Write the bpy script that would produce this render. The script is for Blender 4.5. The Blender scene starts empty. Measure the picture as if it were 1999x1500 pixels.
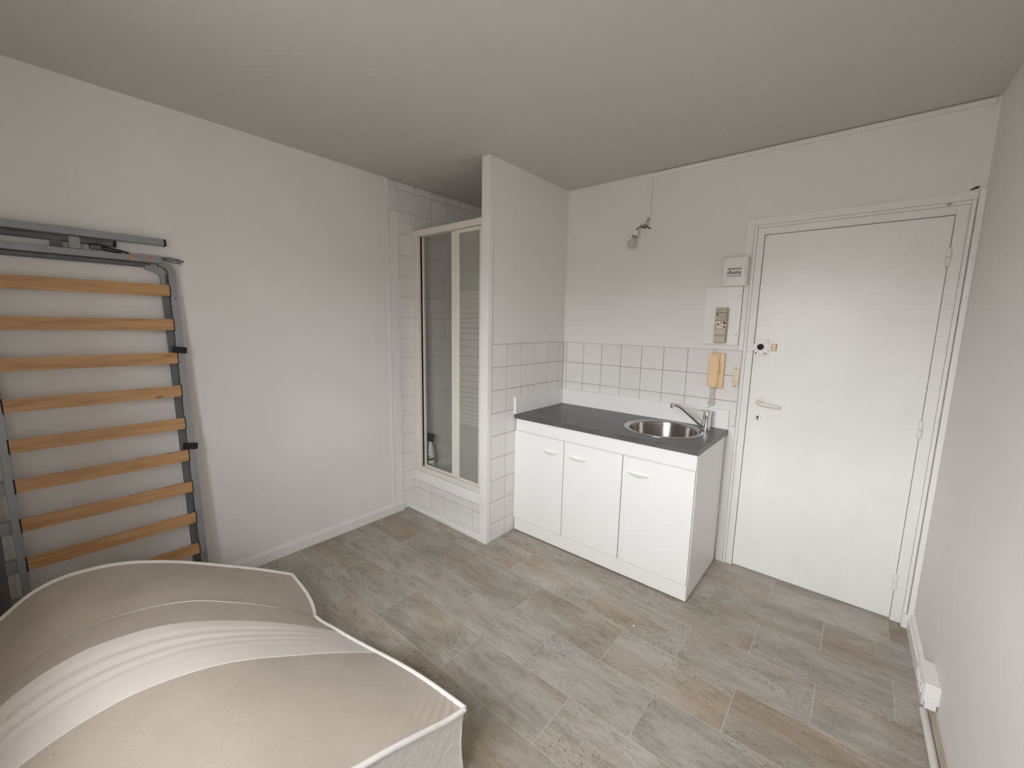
import bpy, bmesh, math, random
from mathutils import Vector, Matrix
random.seed(7)
S = bpy.context.scene
COL = S.collection
R = math.radians

# ------------------------------------------------------------------ camera
FPX = 809.77
cam_d = bpy.data.cameras.new('camera')
cam = bpy.data.objects.new('camera', cam_d)
COL.objects.link(cam)
cam_d.sensor_fit = 'HORIZONTAL'
cam_d.sensor_width = 36.0
cam_d.lens = FPX * 36.0 / 1999.0
cam_d.clip_start = 0.02
rt = Vector((0.76331911, 0.64575755, 0.01846974))
up = Vector((-0.10715256, 0.09836243, 0.98936503))
fw = Vector((-0.63707321, 0.75718031, -0.1442765))
m3 = Matrix((rt, up, -fw)).transposed()
cam.matrix_world = Matrix.Translation((1.7718, -2.7204, 1.4545)) @ m3.to_4x4()
S.camera = cam

# ------------------------------------------------------------------ world, daylight, exposure
S.view_settings.view_transform = 'Standard'
S.view_settings.look = 'None'
S.view_settings.gamma = 1.0
S.view_settings.use_curve_mapping = False
S.view_settings.exposure = 0.0
S.cycles.use_denoising = True
S.cycles.max_bounces = 14
S.cycles.diffuse_bounces = 8
S.cycles.transparent_max_bounces = 12
S.cycles.sample_clamp_indirect = 8.0
W_STRENGTH = 31.0
WIN = (0.62, 1.74, 1.00, 2.26)          # window opening in the rear wall: x0, x1, z0, z1
Y_REAR = -3.10
REVEAL = 0.45
world = bpy.data.worlds.new('overcast_sky')
S.world = world
world.use_nodes = True
nt = world.node_tree
for n in list(nt.nodes):
    nt.nodes.remove(n)
wo = nt.nodes.new('ShaderNodeOutputWorld')
bg = nt.nodes.new('ShaderNodeBackground')
tc = nt.nodes.new('ShaderNodeTexCoord')
sx = nt.nodes.new('ShaderNodeSeparateXYZ')
cr = nt.nodes.new('ShaderNodeValToRGB')
nt.links.new(tc.outputs['Generated'], sx.inputs[0])
nt.links.new(sx.outputs['Z'], cr.inputs[0])
cr.color_ramp.elements[0].position = 0.08
cr.color_ramp.elements[0].color = (0.16, 0.155, 0.15, 1)
cr.color_ramp.elements[1].position = 0.15
cr.color_ramp.elements[1].color = (0.94, 0.97, 1.03, 1)
nt.links.new(cr.outputs['Color'], bg.inputs['Color'])
bg.inputs['Strength'].default_value = W_STRENGTH
nt.links.new(bg.outputs[0], wo.inputs['Surface'])
# portal that guides sampling of the sky through the real window opening
pl = bpy.data.lights.new('window_daylight', 'AREA')
pl.shape = 'RECTANGLE'
pl.size = WIN[1] - WIN[0]
pl.size_y = WIN[3] - WIN[2]
pl.cycles.is_portal = True
po = bpy.data.objects.new('window_daylight', pl)
po.location = ((WIN[0] + WIN[1]) / 2, Y_REAR - REVEAL + 0.01, (WIN[2] + WIN[3]) / 2)
po.rotation_euler = (R(90), 0, 0)
COL.objects.link(po)

# ------------------------------------------------------------------ materials
MATS = {}


def new_mat(name):
    m = bpy.data.materials.new(name)
    m.use_nodes = True
    t = m.node_tree
    for n in list(t.nodes):
        t.nodes.remove(n)
    out = t.nodes.new('ShaderNodeOutputMaterial')
    MATS[name] = m
    return m, t, out


def mat(name, col, rough=0.5, metal=0.0, var=0.0, var_scale=8.0, bump=0.0, bump_scale=150.0, spec=0.5,
        stretch=None, rnd=0.0, coat=0.0, col2=None):
    """principled surface with a noise colour variation and a noise bump"""
    m, t, out = new_mat(name)
    b = t.nodes.new('ShaderNodeBsdfPrincipled')
    b.inputs['Roughness'].default_value = rough
    b.inputs['Metallic'].default_value = metal
    b.inputs['Specular IOR Level'].default_value = spec
    if coat:
        b.inputs['Coat Weight'].default_value = coat
        b.inputs['Coat Roughness'].default_value = 0.08
    t.links.new(b.outputs[0], out.inputs[0])
    tcn = t.nodes.new('ShaderNodeTexCoord')
    mp = t.nodes.new('ShaderNodeMapping')
    t.links.new(tcn.outputs['Object'], mp.inputs['Vector'])
    if stretch:
        mp.inputs['Scale'].default_value = stretch
    nz = t.nodes.new('ShaderNodeTexNoise')
    nz.inputs['Scale'].default_value = var_scale
    nz.inputs['Detail'].default_value = 5
    t.links.new(mp.outputs[0], nz.inputs['Vector'])
    if rnd:
        oi = t.nodes.new('ShaderNodeObjectInfo')
        vm = t.nodes.new('ShaderNodeVectorMath')
        vm.operation = 'MULTIPLY'
        vm.inputs[1].default_value = (37.0, 53.0, 71.0)
        t.links.new(oi.outputs['Random'], vm.inputs[0])
        t.links.new(vm.outputs[0], mp.inputs['Location'])
    c2 = col2 if col2 else tuple(max(0.0, c * (1 - var)) for c in col)
    mx = t.nodes.new('ShaderNodeMix')
    mx.data_type = 'RGBA'
    mx.inputs[6].default_value = (*col, 1)
    mx.inputs[7].default_value = (*c2, 1)
    rp = t.nodes.new('ShaderNodeMapRange')
    rp.inputs[1].default_value = 0.35
    rp.inputs[2].default_value = 0.72
    t.links.new(nz.outputs['Fac'], rp.inputs[0])
    t.links.new(rp.outputs[0], mx.inputs[0])
    colout = mx.outputs[2]
    if rnd:
        hs = t.nodes.new('ShaderNodeHueSaturation')
        mr = t.nodes.new('ShaderNodeMapRange')
        mr.inputs[3].default_value = 1 - rnd
        mr.inputs[4].default_value = 1 + rnd
        t.links.new(oi.outputs['Random'], mr.inputs[0])
        t.links.new(mr.outputs[0], hs.inputs['Value'])
        t.links.new(colout, hs.inputs['Color'])
        colout = hs.outputs[0]
    t.links.new(colout, b.inputs['Base Color'])
    if bump:
        bn = t.nodes.new('ShaderNodeTexNoise')
        bn.inputs['Scale'].default_value = bump_scale
        bn.inputs['Detail'].default_value = 3
        t.links.new(tcn.outputs['Object'], bn.inputs['Vector'])
        bp = t.nodes.new('ShaderNodeBump')
        bp.inputs['Strength'].default_value = bump
        bp.inputs['Distance'].default_value = 0.002
        t.links.new(bn.outputs['Fac'], bp.inputs['Height'])
        t.links.new(bp.outputs[0], b.inputs['Normal'])
    return m


WHITE = (0.80, 0.775, 0.745)
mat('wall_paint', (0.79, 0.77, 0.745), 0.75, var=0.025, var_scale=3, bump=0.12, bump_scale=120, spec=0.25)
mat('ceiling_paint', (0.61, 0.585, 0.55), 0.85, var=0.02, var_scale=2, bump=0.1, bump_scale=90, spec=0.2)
mat('gloss_paint', (0.84, 0.825, 0.805), 0.34, var=0.045, var_scale=5, bump=0.14, bump_scale=40)
mat('trim_paint', (0.81, 0.795, 0.77), 0.42, var=0.04, var_scale=9, bump=0.12, bump_scale=60)
mat('tile_glaze', (0.77, 0.75, 0.735), 0.16, var=0.02, var_scale=5, bump=0.05, bump_scale=12, rnd=0.02)
mat('grout', (0.27, 0.25, 0.23), 0.9, col2=(0.44, 0.41, 0.38), var_scale=4)
mat('light_grout', (0.60, 0.57, 0.52), 0.9, col2=(0.48, 0.45, 0.41), var_scale=6)
mat('laminate', (0.83, 0.82, 0.805), 0.38, var=0.01, bump=0.03, bump_scale=500)
mat('acrylic', (0.80, 0.78, 0.77), 0.2, var=0.02)
mat('enamel', (0.76, 0.72, 0.65), 0.32, var=0.03)
mat('black_rubber', (0.008, 0.008, 0.009), 0.7, var=0.2)
mat('painted_gap_shade', (0.02, 0.018, 0.016), 0.95, var=0.3)  # near-black colour standing in for shade round the mounting board
mat('chrome', (0.82, 0.82, 0.83), 0.07, metal=1.0, var=0.03)
mat('plastic_white', (0.80, 0.785, 0.75), 0.4, var=0.015)
mat('plastic_cream', (0.74, 0.66, 0.50), 0.4, var=0.05)
mat('ivory', (0.80, 0.74, 0.66), 0.35, var=0.04)
mat('plastic_olive', (0.42, 0.40, 0.30), 0.45, var=0.06)
mat('plastic_olive_pale', (0.50, 0.48, 0.37), 0.45, var=0.06)
mat('peach', (0.80, 0.56, 0.33), 0.42, var=0.06, var_scale=14)
mat('peach_dark', (0.62, 0.36, 0.20), 0.5, var=0.05)
mat('orange', (0.75, 0.28, 0.10), 0.5, var=0.05)
mat('label_white', (0.82, 0.81, 0.78), 0.6, var=0.02)
mat('ink', (0.05, 0.045, 0.04), 0.6, var=0.2)
mat('grey_ink', (0.30, 0.29, 0.27), 0.6, var=0.1)
mat('red', (0.35, 0.03, 0.025), 0.45, var=0.1)
mat('brass', (0.44, 0.32, 0.20), 0.42, metal=1.0, var=0.5, var_scale=160)
mat('steel_grey', (0.30, 0.31, 0.32), 0.42, metal=0.35, var=0.12, var_scale=18)
mat('steel_dark', (0.14, 0.14, 0.145), 0.5, metal=0.3, var=0.15, var_scale=18)
mat('copper', (0.55, 0.27, 0.17), 0.5, metal=0.4, var=0.3, var_scale=120)
mat('bulb_cap', (0.26, 0.24, 0.21), 0.4, metal=0.5, var=0.2)
mat('wire', (0.07, 0.055, 0.045), 0.6, var=0.2)
mat('bottle_plastic', (0.74, 0.73, 0.71), 0.35, var=0.03)
mat('green', (0.33, 0.52, 0.10), 0.5, col2=(0.14, 0.28, 0.05), var_scale=90)
mat('navy', (0.02, 0.03, 0.06), 0.5, var=0.2)
mat('cable_white', (0.74, 0.72, 0.68), 0.45, var=0.04)
mat('beige_trim', (0.56, 0.50, 0.42), 0.6, var=0.12)
mat('crumb', (0.03, 0.025, 0.02), 0.9, var=0.3)
mat('chip_white', (0.85, 0.83, 0.8), 0.8, var=0.05)


def brushed(name, col, rough, aniso, tang=None):
    m, t, out = new_mat(name)
    b = t.nodes.new('ShaderNodeBsdfPrincipled')
    b.inputs['Metallic'].default_value = 1
    b.inputs['Base Color'].default_value = (*col, 1)
    b.inputs['Anisotropic'].default_value = aniso
    b.inputs['Anisotropic Rotation'].default_value = 0.25
    tcn = t.nodes.new('ShaderNodeTexCoord')
    nz = t.nodes.new('ShaderNodeTexNoise')
    nz.inputs['Scale'].default_value = 60
    t.links.new(tcn.outputs['Object'], nz.inputs['Vector'])
    mr = t.nodes.new('ShaderNodeMapRange')
    mr.inputs[3].default_value = rough * 0.96
    mr.inputs[4].default_value = rough * 1.04
    t.links.new(nz.outputs['Fac'], mr.inputs[0])
    t.links.new(mr.outputs[0], b.inputs['Roughness'])
    if tang:
        tn = t.nodes.new('ShaderNodeTangent')
        tn.direction_type = 'RADIAL'
        tn.axis = 'Z'
        t.links.new(tn.outputs[0], b.inputs['Tangent'])
    t.links.new(b.outputs[0], out.inputs[0])
    return m


brushed('sink_steel', (0.47, 0.44, 0.41), 0.27, 0.9, True)


def plank_mat():
    """printed travertine vinyl: streaks along the plank's length, brown clouds, dark pits"""
    m, t, out = new_mat('travertine')
    L = t.links.new
    b = t.nodes.new('ShaderNodeBsdfPrincipled')
    L(b.outputs[0], out.inputs[0])
    tcn = t.nodes.new('ShaderNodeTexCoord')
    oi = t.nodes.new('ShaderNodeObjectInfo')
    vm = t.nodes.new('ShaderNodeVectorMath')
    vm.operation = 'MULTIPLY_ADD'
    vm.inputs[1].default_value = (37.0, 53.0, 71.0)
    L(oi.outputs['Random'], vm.inputs[0])
    L(tcn.outputs['Object'], vm.inputs[2])

    def noise(scale, stretch, detail=6, rough=0.6, dist=0.0):
        mp = t.nodes.new('ShaderNodeMapping')
        mp.inputs['Scale'].default_value = stretch
        L(vm.outputs[0], mp.inputs['Vector'])
        n = t.nodes.new('ShaderNodeTexNoise')
        n.inputs['Scale'].default_value = scale
        n.inputs['Detail'].default_value = detail
        n.inputs['Roughness'].default_value = rough
        n.inputs['Distortion'].default_value = dist
        L(mp.outputs[0], n.inputs['Vector'])
        return n.outputs['Fac']

    def ramp(fac, stops):
        r = t.nodes.new('ShaderNodeValToRGB')
        e = r.color_ramp.elements
        while len(e) < len(stops):
            e.new(0.5)
        for el, (ps, c) in zip(e, stops):
            el.position = ps
            el.color = (*c, 1)
        L(fac, r.inputs[0])
        return r.outputs['Color']

    def mix(kind, fac, a, bb):
        x = t.nodes.new('ShaderNodeMix')
        x.data_type = 'RGBA'
        x.blend_type = kind
        if isinstance(fac, float):
            x.inputs[0].default_value = fac
        else:
            L(fac, x.inputs[0])
        L(a, x.inputs[6])
        L(bb, x.inputs[7])
        return x.outputs[2]
    base = ramp(noise(3.6, (1.0, 2.8, 1), 10, 0.72, 0.5),
                [(0.28, (0.265, 0.232, 0.195)), (0.45, (0.375, 0.338, 0.292)), (0.58, (0.44, 0.405, 0.36)), (0.75, (0.53, 0.495, 0.45))])
    brown = ramp(noise(1.5, (1, 2.2, 1), 3, 0.5), [(0.5, (1, 1, 1)), (0.72, (0.86, 0.74, 0.60))])
    cool = ramp(noise(1.9, (1, 2.0, 1), 3, 0.5), [(0.5, (1, 1, 1)), (0.7, (0.90, 0.93, 0.95))])
    col = mix('MULTIPLY', 1.0, base, brown)
    col = mix('MULTIPLY', 1.0, col, cool)
    streak = ramp(noise(11.0, (1.0, 5.0, 1), 9, 0.78, 0.6), [(0.34, (0.70, 0.67, 0.64)), (0.48, (1, 1, 1)), (0.62, (1.0, 1.0, 1.0)), (0.74, (1.16, 1.15, 1.13))])
    col = mix('MULTIPLY', 1.0, col, streak)
    pits = ramp(noise(60.0, (1.0, 2.4, 1), 4, 0.65), [(0.34, (0.45, 0.42, 0.40)), (0.44, (1, 1, 1))])
    mask = ramp(noise(3.0, (1, 1.6, 1), 2, 0.5), [(0.46, (0, 0, 0)), (0.6, (1, 1, 1))])
    pit_col = mix('MULTIPLY', 1.0, col, pits)
    col = mix('MIX', mask, col, pit_col)
    grain = ramp(noise(170.0, (1.0, 2.2, 1), 3, 0.7), [(0.32, (0.82, 0.81, 0.80)), (0.5, (1, 1, 1)), (0.7, (1.14, 1.13, 1.12))])
    col = mix('MULTIPLY', 1.0, col, grain)
    hs = t.nodes.new('ShaderNodeHueSaturation')
    mr = t.nodes.new('ShaderNodeMapRange')
    mr.inputs[3].default_value = 0.93
    mr.inputs[4].default_value = 1.07
    L(oi.outputs['Random'], mr.inputs[0])
    L(mr.outputs[0], hs.inputs['Value'])
    L(col, hs.inputs['Color'])
    L(hs.outputs[0], b.inputs['Base Color'])
    b.inputs['Roughness'].default_value = 0.46
    b.inputs['Specular IOR Level'].default_value = 0.4
    bp = t.nodes.new('ShaderNodeBump')
    bp.inputs['Strength'].default_value = 0.15
    bp.inputs['Distance'].default_value = 0.001
    L(noise(40.0, (1, 4, 1), 4), bp.inputs['Height'])
    L(bp.outputs[0], b.inputs['Normal'])


plank_mat()


def wood_mat():
    m, t, out = new_mat('beech')
    L = t.links.new
    b = t.nodes.new('ShaderNodeBsdfPrincipled')
    L(b.outputs[0], out.inputs[0])
    tcn = t.nodes.new('ShaderNodeTexCoord')
    oi = t.nodes.new('ShaderNodeObjectInfo')
    vm = t.nodes.new('ShaderNodeVectorMath')
    vm.operation = 'MULTIPLY_ADD'
    vm.inputs[1].default_value = (11.0, 23.0, 31.0)
    L(oi.outputs['Random'], vm.inputs[0])
    L(tcn.outputs['Object'], vm.inputs[2])
    mp = t.nodes.new('ShaderNodeMapping')
    mp.inputs['Scale'].default_value = (6, 3, 34)
    L(vm.outputs[0], mp.inputs['Vector'])
    n = t.nodes.new('ShaderNodeTexNoise')
    n.inputs['Scale'].default_value = 1.6
    n.inputs['Detail'].default_value = 6
    n.inputs['Distortion'].default_value = 0.8
    L(mp.outputs[0], n.inputs['Vector'])
    r = t.nodes.new('ShaderNodeValToRGB')
    e = r.color_ramp.elements
    e[0].position, e[0].color = 0.27, (0.33, 0.165, 0.062, 1)
    e[1].position, e[1].color = 0.72, (0.56, 0.325, 0.145, 1)
    k = e.new(0.46)
    k.color = (0.47, 0.255, 0.105, 1)
    L(n.outputs['Fac'], r.inputs[0])
    # small knots
    mp2 = t.nodes.new('ShaderNodeMapping')
    mp2.inputs['Scale'].default_value = (1, 4.5, 13)
    L(vm.outputs[0], mp2.inputs['Vector'])
    v = t.nodes.new('ShaderNodeTexVoronoi')
    v.inputs['Scale'].default_value = 1.0
    L(mp2.outputs[0], v.inputs['Vector'])
    kr = t.nodes.new('ShaderNodeValToRGB')
    kr.color_ramp.elements[0].position, kr.color_ramp.elements[0].color = 0.05, (0.25, 0.18, 0.14, 1)
    kr.color_ramp.elements[1].position, kr.color_ramp.elements[1].color = 0.11, (1, 1, 1, 1)
    L(v.outputs['Distance'], kr.inputs[0])
    mx = t.nodes.new('ShaderNodeMix')
    mx.data_type = 'RGBA'
    mx.blend_type = 'MULTIPLY'
    mx.inputs[0].default_value = 1.0
    L(r.outputs[0], mx.inputs[6])
    L(kr.outputs[0], mx.inputs[7])
    L(mx.outputs[2], b.inputs['Base Color'])
    b.inputs['Roughness'].default_value = 0.42


wood_mat()


def worktop_mat():
    m, t, out = new_mat('slate_laminate')
    L = t.links.new
    b = t.nodes.new('ShaderNodeBsdfPrincipled')
    L(b.outputs[0], out.inputs[0])
    tcn = t.nodes.new('ShaderNodeTexCoord')
    mp = t.nodes.new('ShaderNodeMapping')
    mp.inputs['Scale'].default_value = (4, 9, 9)
    L(tcn.outputs['Object'], mp.inputs['Vector'])
    n = t.nodes.new('ShaderNodeTexNoise')
    n.inputs['Scale'].default_value = 1.4
    n.inputs['Detail'].default_value = 8
    n.inputs['Roughness'].default_value = 0.65
    L(mp.outputs[0], n.inputs['Vector'])
    r = t.nodes.new('ShaderNodeValToRGB')
    r.color_ramp.elements[0].position, r.color_ramp.elements[0].color = 0.3, (0.074, 0.073, 0.073, 1)
    r.color_ramp.elements[1].position, r.color_ramp.elements[1].color = 0.72, (0.132, 0.130, 0.128, 1)
    L(n.outputs['Fac'], r.inputs[0])
    L(r.outputs[0], b.inputs['Base Color'])
    b.inputs['Roughness'].default_value = 0.36
    b.inputs['Specular IOR Level'].default_value = 0.5


worktop_mat()


def fabric(name, c1, c2, scale=380, bump=0.35, ribs=False):
    m, t, out = new_mat(name)
    L = t.links.new
    b = t.nodes.new('ShaderNodeBsdfPrincipled')
    b.inputs['Roughness'].default_value = 0.95
    b.inputs['Specular IOR Level'].default_value = 0.1
    b.inputs['Sheen Weight'].default_value = 0.15
    L(b.outputs[0], out.inputs[0])
    tcn = t.nodes.new('ShaderNodeTexCoord')
    n = t.nodes.new('ShaderNodeTexNoise')
    n.inputs['Scale'].default_value = scale
    n.inputs['Detail'].default_value = 2
    L(tcn.outputs['Object'], n.inputs['Vector'])
    n2 = t.nodes.new('ShaderNodeTexNoise')
    n2.inputs['Scale'].default_value = 7
    n2.inputs['Detail'].default_value = 4
    L(tcn.outputs['Object'], n2.inputs['Vector'])
    ad = t.nodes.new('ShaderNodeMath')
    ad.operation = 'MULTIPLY_ADD'
    ad.inputs[1].default_value = 0.55
    L(n2.outputs['Fac'], ad.inputs[0])
    L(n.outputs['Fac'], ad.inputs[2])
    mr = t.nodes.new('ShaderNodeMapRange')
    mr.inputs[1].default_value = 0.55
    mr.inputs[2].default_value = 1.0
    L(ad.outputs[0], mr.inputs[0])
    mx = t.nodes.new('ShaderNodeMix')
    mx.data_type = 'RGBA'
    mx.inputs[6].default_value = (*c1, 1)
    mx.inputs[7].default_value = (*c2, 1)
    L(mr.outputs[0], mx.inputs[0])
    L(mx.outputs[2], b.inputs['Base Color'])
    bp = t.nodes.new('ShaderNodeBump')
    bp.inputs['Strength'].default_value = bump
    bp.inputs['Distance'].default_value = 0.0015
    L(n.outputs['Fac'], bp.inputs['Height'])
    L(bp.outputs[0], b.inputs['Normal'])


fabric('knit_beige', (0.455, 0.388, 0.322), (0.555, 0.482, 0.41), 420, 0.3)
fabric('jersey_white', (0.72, 0.655, 0.605), (0.79, 0.73, 0.685), 700, 0.12)
fabric('piping_white', (0.80, 0.77, 0.74), (0.86, 0.84, 0.81), 500, 0.4)


def quilt_mat():
    m, t, out = new_mat('quilted_white')
    L = t.links.new
    b = t.nodes.new('ShaderNodeBsdfPrincipled')
    b.inputs['Roughness'].default_value = 0.95
    b.inputs['Specular IOR Level'].default_value = 0.1
    b.inputs['Base Color'].default_value = (0.84, 0.815, 0.785, 1)
    L(b.outputs[0], out.inputs[0])
    tcn = t.nodes.new('ShaderNodeTexCoord')
    v = t.nodes.new('ShaderNodeTexVoronoi')
    v.feature = 'F1'
    v.inputs['Scale'].default_value = 92
    v.inputs['Randomness'].default_value = 0.35
    L(tcn.outputs['Object'], v.inputs['Vector'])
    bp = t.nodes.new('ShaderNodeBump')
    bp.invert = True
    bp.inputs['Strength'].default_value = 0.55
    bp.inputs['Distance'].default_value = 0.0045
    L(v.outputs['Distance'], bp.inputs['Height'])
    n = t.nodes.new('ShaderNodeTexNoise')
    n.inputs['Scale'].default_value = 22
    L(tcn.outputs['Object'], n.inputs['Vector'])
    bp2 = t.nodes.new('ShaderNodeBump')
    bp2.inputs['Strength'].default_value = 0.5
    bp2.inputs['Distance'].default_value = 0.01
    L(n.outputs['Fac'], bp2.inputs['Height'])
    L(bp.outputs[0], bp2.inputs['Normal'])
    L(bp2.outputs[0], b.inputs['Normal'])


quilt_mat()


def glass_mat(name, tint, refl):
    """thin clear pane: lets light straight through, mirrors a little by fresnel"""
    m, t, out = new_mat(name)
    L = t.links.new
    tr = t.nodes.new('ShaderNodeBsdfTransparent')
    tr.inputs[0].default_value = (*tint, 1)
    gl = t.nodes.new('ShaderNodeBsdfGlossy')
    gl.inputs['Roughness'].default_value = 0.03
    lw = t.nodes.new('ShaderNodeLayerWeight')
    lw.inputs[0].default_value = 0.5
    pw = t.nodes.new('ShaderNodeMath')
    pw.operation = 'POWER'
    pw.inputs[1].default_value = 5.0
    L(lw.outputs['Facing'], pw.inputs[0])
    fr = t.nodes.new('ShaderNodeMath')
    fr.operation = 'MULTIPLY_ADD'
    fr.inputs[1].default_value = 0.9
    fr.inputs[2].default_value = refl
    L(pw.outputs[0], fr.inputs[0])
    nz = t.nodes.new('ShaderNodeTexNoise')
    nz.inputs['Scale'].default_value = 6
    mr = t.nodes.new('ShaderNodeMapRange')
    mr.inputs[3].default_value = 0.02
    mr.inputs[4].default_value = 0.06
    L(nz.outputs['Fac'], mr.inputs[0])
    L(mr.outputs[0], gl.inputs['Roughness'])
    mx = t.nodes.new('ShaderNodeMixShader')
    L(fr.outputs[0], mx.inputs[0])
    L(tr.outputs[0], mx.inputs[1])
    L(gl.outputs[0], mx.inputs[2])
    L(mx.outputs[0], out.inputs[0])


glass_mat('clear_glass', (0.95, 0.95, 0.94), 0.035)


def frosted(name, col, dif, clear):
    m, t, out = new_mat(name)
    L = t.links.new
    tl = t.nodes.new('ShaderNodeBsdfTranslucent')
    tl.inputs[0].default_value = (*col, 1)
    df = t.nodes.new('ShaderNodeBsdfDiffuse')
    df.inputs[0].default_value = (*col, 1)
    tr = t.nodes.new('ShaderNodeBsdfTransparent')
    tr.inputs[0].default_value = (*col, 1)
    gl = t.nodes.new('ShaderNodeBsdfGlossy')
    gl.inputs['Roughness'].default_value = 0.25
    m1 = t.nodes.new('ShaderNodeMixShader')
    m1.inputs[0].default_value = dif
    L(tl.outputs[0], m1.inputs[1])
    L(df.outputs[0], m1.inputs[2])
    m2 = t.nodes.new('ShaderNodeMixShader')
    nz = t.nodes.new('ShaderNodeTexNoise')
    nz.inputs['Scale'].default_value = 160
    mr = t.nodes.new('ShaderNodeMapRange')
    mr.inputs[3].default_value = clear * 0.7
    mr.inputs[4].default_value = clear * 1.3
    L(nz.outputs['Fac'], mr.inputs[0])
    L(mr.outputs[0], m2.inputs[0])
    L(m1.outputs[0], m2.inputs[1])
    L(tr.outputs[0], m2.inputs[2])
    m3_ = t.nodes.new('ShaderNodeMixShader')
    m3_.inputs[0].default_value = 0.05
    L(m2.outputs[0], m3_.inputs[1])
    L(gl.outputs[0], m3_.inputs[2])
    L(m3_.outputs[0], out.inputs[0])


frosted('textured_glass', (0.72, 0.735, 0.68), 0.38, 0.22)
frosted('frosted_print', (0.80, 0.80, 0.75), 0.34, 0.12)
frosted('opal_glass', (0.84, 0.83, 0.80), 0.35, 0.42)

# ------------------------------------------------------------------ geometry helpers
WORLD = {}


def tag(o, label=None, cat=None, group=None, kind=None):
    if label:
        o['label'] = label
    if cat:
        o['category'] = cat
    if group:
        o['group'] = group
    if kind:
        o['kind'] = kind
    return o


def empty(name, loc, label=None, cat=None, group=None, kind=None, parent=None):
    o = bpy.data.objects.new(name, None)
    o.empty_display_size = 0.05
    COL.objects.link(o)
    if parent:
        o.parent = parent
        o.location = Vector(loc) - WORLD[parent.name]
    else:
        o.location = loc
    WORLD[o.name] = Vector(loc)
    return tag(o, label, cat, group, kind)


def put(name, bm, m, parent=None, smooth=None, keep=False):
    """links bm (in world coordinates) as ONE mesh object with its origin at its own middle"""
    if not bm.verts:
        raise ValueError(name)
    lo = Vector([min(v.co[i] for v in bm.verts) for i in range(3)])
    hi = Vector([max(v.co[i] for v in bm.verts) for i in range(3)])
    c = (lo + hi) / 2
    bmesh.ops.translate(bm, verts=bm.verts, vec=-c)
    me = bpy.data.meshes.new(name)
    bm.to_mesh(me)
    bm.free()
    me.materials.append(MATS[m])
    if smooth is not None:
        for p in me.polygons:
            p.use_smooth = True
        if smooth < 180:
            me.set_sharp_from_angle(angle=R(smooth))
    return link(name, me, c, parent)


def link(name, me, c, parent=None):
    o = bpy.data.objects.new(name, me)
    COL.objects.link(o)
    if parent:
        o.parent = parent
        o.location = Vector(c) - WORLD[parent.name]
    else:
        o.location = c
    WORLD[o.name] = Vector(c)
    return o


def box(bm, x0, x1, y0, y1, z0, z1, bev=0.0, seg=1, M=None):
    t = bmesh.new() if bev else bm
    g = bmesh.ops.create_cube(t, size=1.0)
    vs = g['verts']
    for v in vs:
        v.co = Vector((x0 + (v.co.x + .5) * (x1 - x0), y0 + (v.co.y + .5) * (y1 - y0), z0 + (v.co.z + .5) * (z1 - z0)))
    if bev:
        bmesh.ops.bevel(t, geom=list(t.edges), offset=bev, segments=seg, affect='EDGES', profile=0.6)
        merge(bm, t, M)
    elif M:
        for v in vs:
            v.co = M @ v.co
    return bm


def merge(bm, t, M=None):
    mp = {}
    for v in t.verts:
        mp[v] = bm.verts.new(M @ v.co if M else v.co)
    for f in t.faces:
        try:
            bm.faces.new([mp[v] for v in f.verts])
        except ValueError:
            pass
    t.free()


def B(x0, x1, y0, y1, z0, z1, bev=0.0, seg=1, M=None):
    return box(bmesh.new(), x0, x1, y0, y1, z0, z1, bev, seg, M)


def tube(bm, pts, r, n=10, cap=True, rr=None):
    pts = [Vector(p) for p in pts]
    rings = []
    prev = None
    for i, p in enumerate(pts):
        d = (pts[min(i + 1, len(pts) - 1)] - pts[max(i - 1, 0)]).normalized()
        if prev is None:
            a = d.orthogonal().normalized()
        else:
            a = (prev - d * prev.dot(d))
            a = a.normalized() if a.length > 1e-6 else d.orthogonal().normalized()
        prev = a
        b = d.cross(a)
        q = rr[i] if rr else r
        rings.append([bm.verts.new(p + (a * math.cos(2 * math.pi * k / n) + b * math.sin(2 * math.pi * k / n)) * q) for k in range(n)])
    for s, e in zip(rings, rings[1:]):
        for k in range(n):
            bm.faces.new((s[k], s[(k + 1) % n], e[(k + 1) % n], e[k]))
    if cap:
        bm.faces.new(rings[0][::-1])
        bm.faces.new(rings[-1])
    return bm


def lathe(bm, prof, c=(0, 0, 0), n=32, M=None):
    """prof: list of (r, z); r=0 closes"""
    c = Vector(c)
    M = M or Matrix.Identity(3)
    rings = []
    for r, z in prof:
        if r <= 1e-6:
            rings.append([bm.verts.new(c + M @ Vector((0, 0, z)))])
        else:
            rings.append([bm.verts.new(c + M @ Vector((r * math.cos(2 * math.pi * k / n), r * math.sin(2 * math.pi * k / n), z))) for k in range(n)])
    for s, e in zip(rings, rings[1:]):
        for k in range(n):
            a, b = s[k % len(s)], s[(k + 1) % len(s)]
            d, f = e[(k + 1) % len(e)], e[k % len(e)]
            q = []
            for v in (a, b, d, f):
                if v not in q:
                    q.append(v)
            if len(q) > 2:
                bm.faces.new(q)
    return bm


def prism(bm, outline, axis, a, b, M=None):
    """outline: 2-D points in the plane across `axis` (0: (y,z), 1: (x,z), 2: (x,y)); extruded from a to b"""
    def P(u, v, w):
        q = [(w, u, v), (u, w, v), (u, v, w)][axis]
        q = Vector(q)
        return M @ q if M else q
    A = [bm.verts.new(P(u, v, a)) for u, v in outline]
    Bv = [bm.verts.new(P(u, v, b)) for u, v in outline]
    n = len(A)
    for k in range(n):
        bm.faces.new((A[k], A[(k + 1) % n], Bv[(k + 1) % n], Bv[k]))
    bm.faces.new(A[::-1])
    bm.faces.new(Bv)
    bmesh.ops.recalc_face_normals(bm, faces=bm.faces)
    return bm


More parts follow.
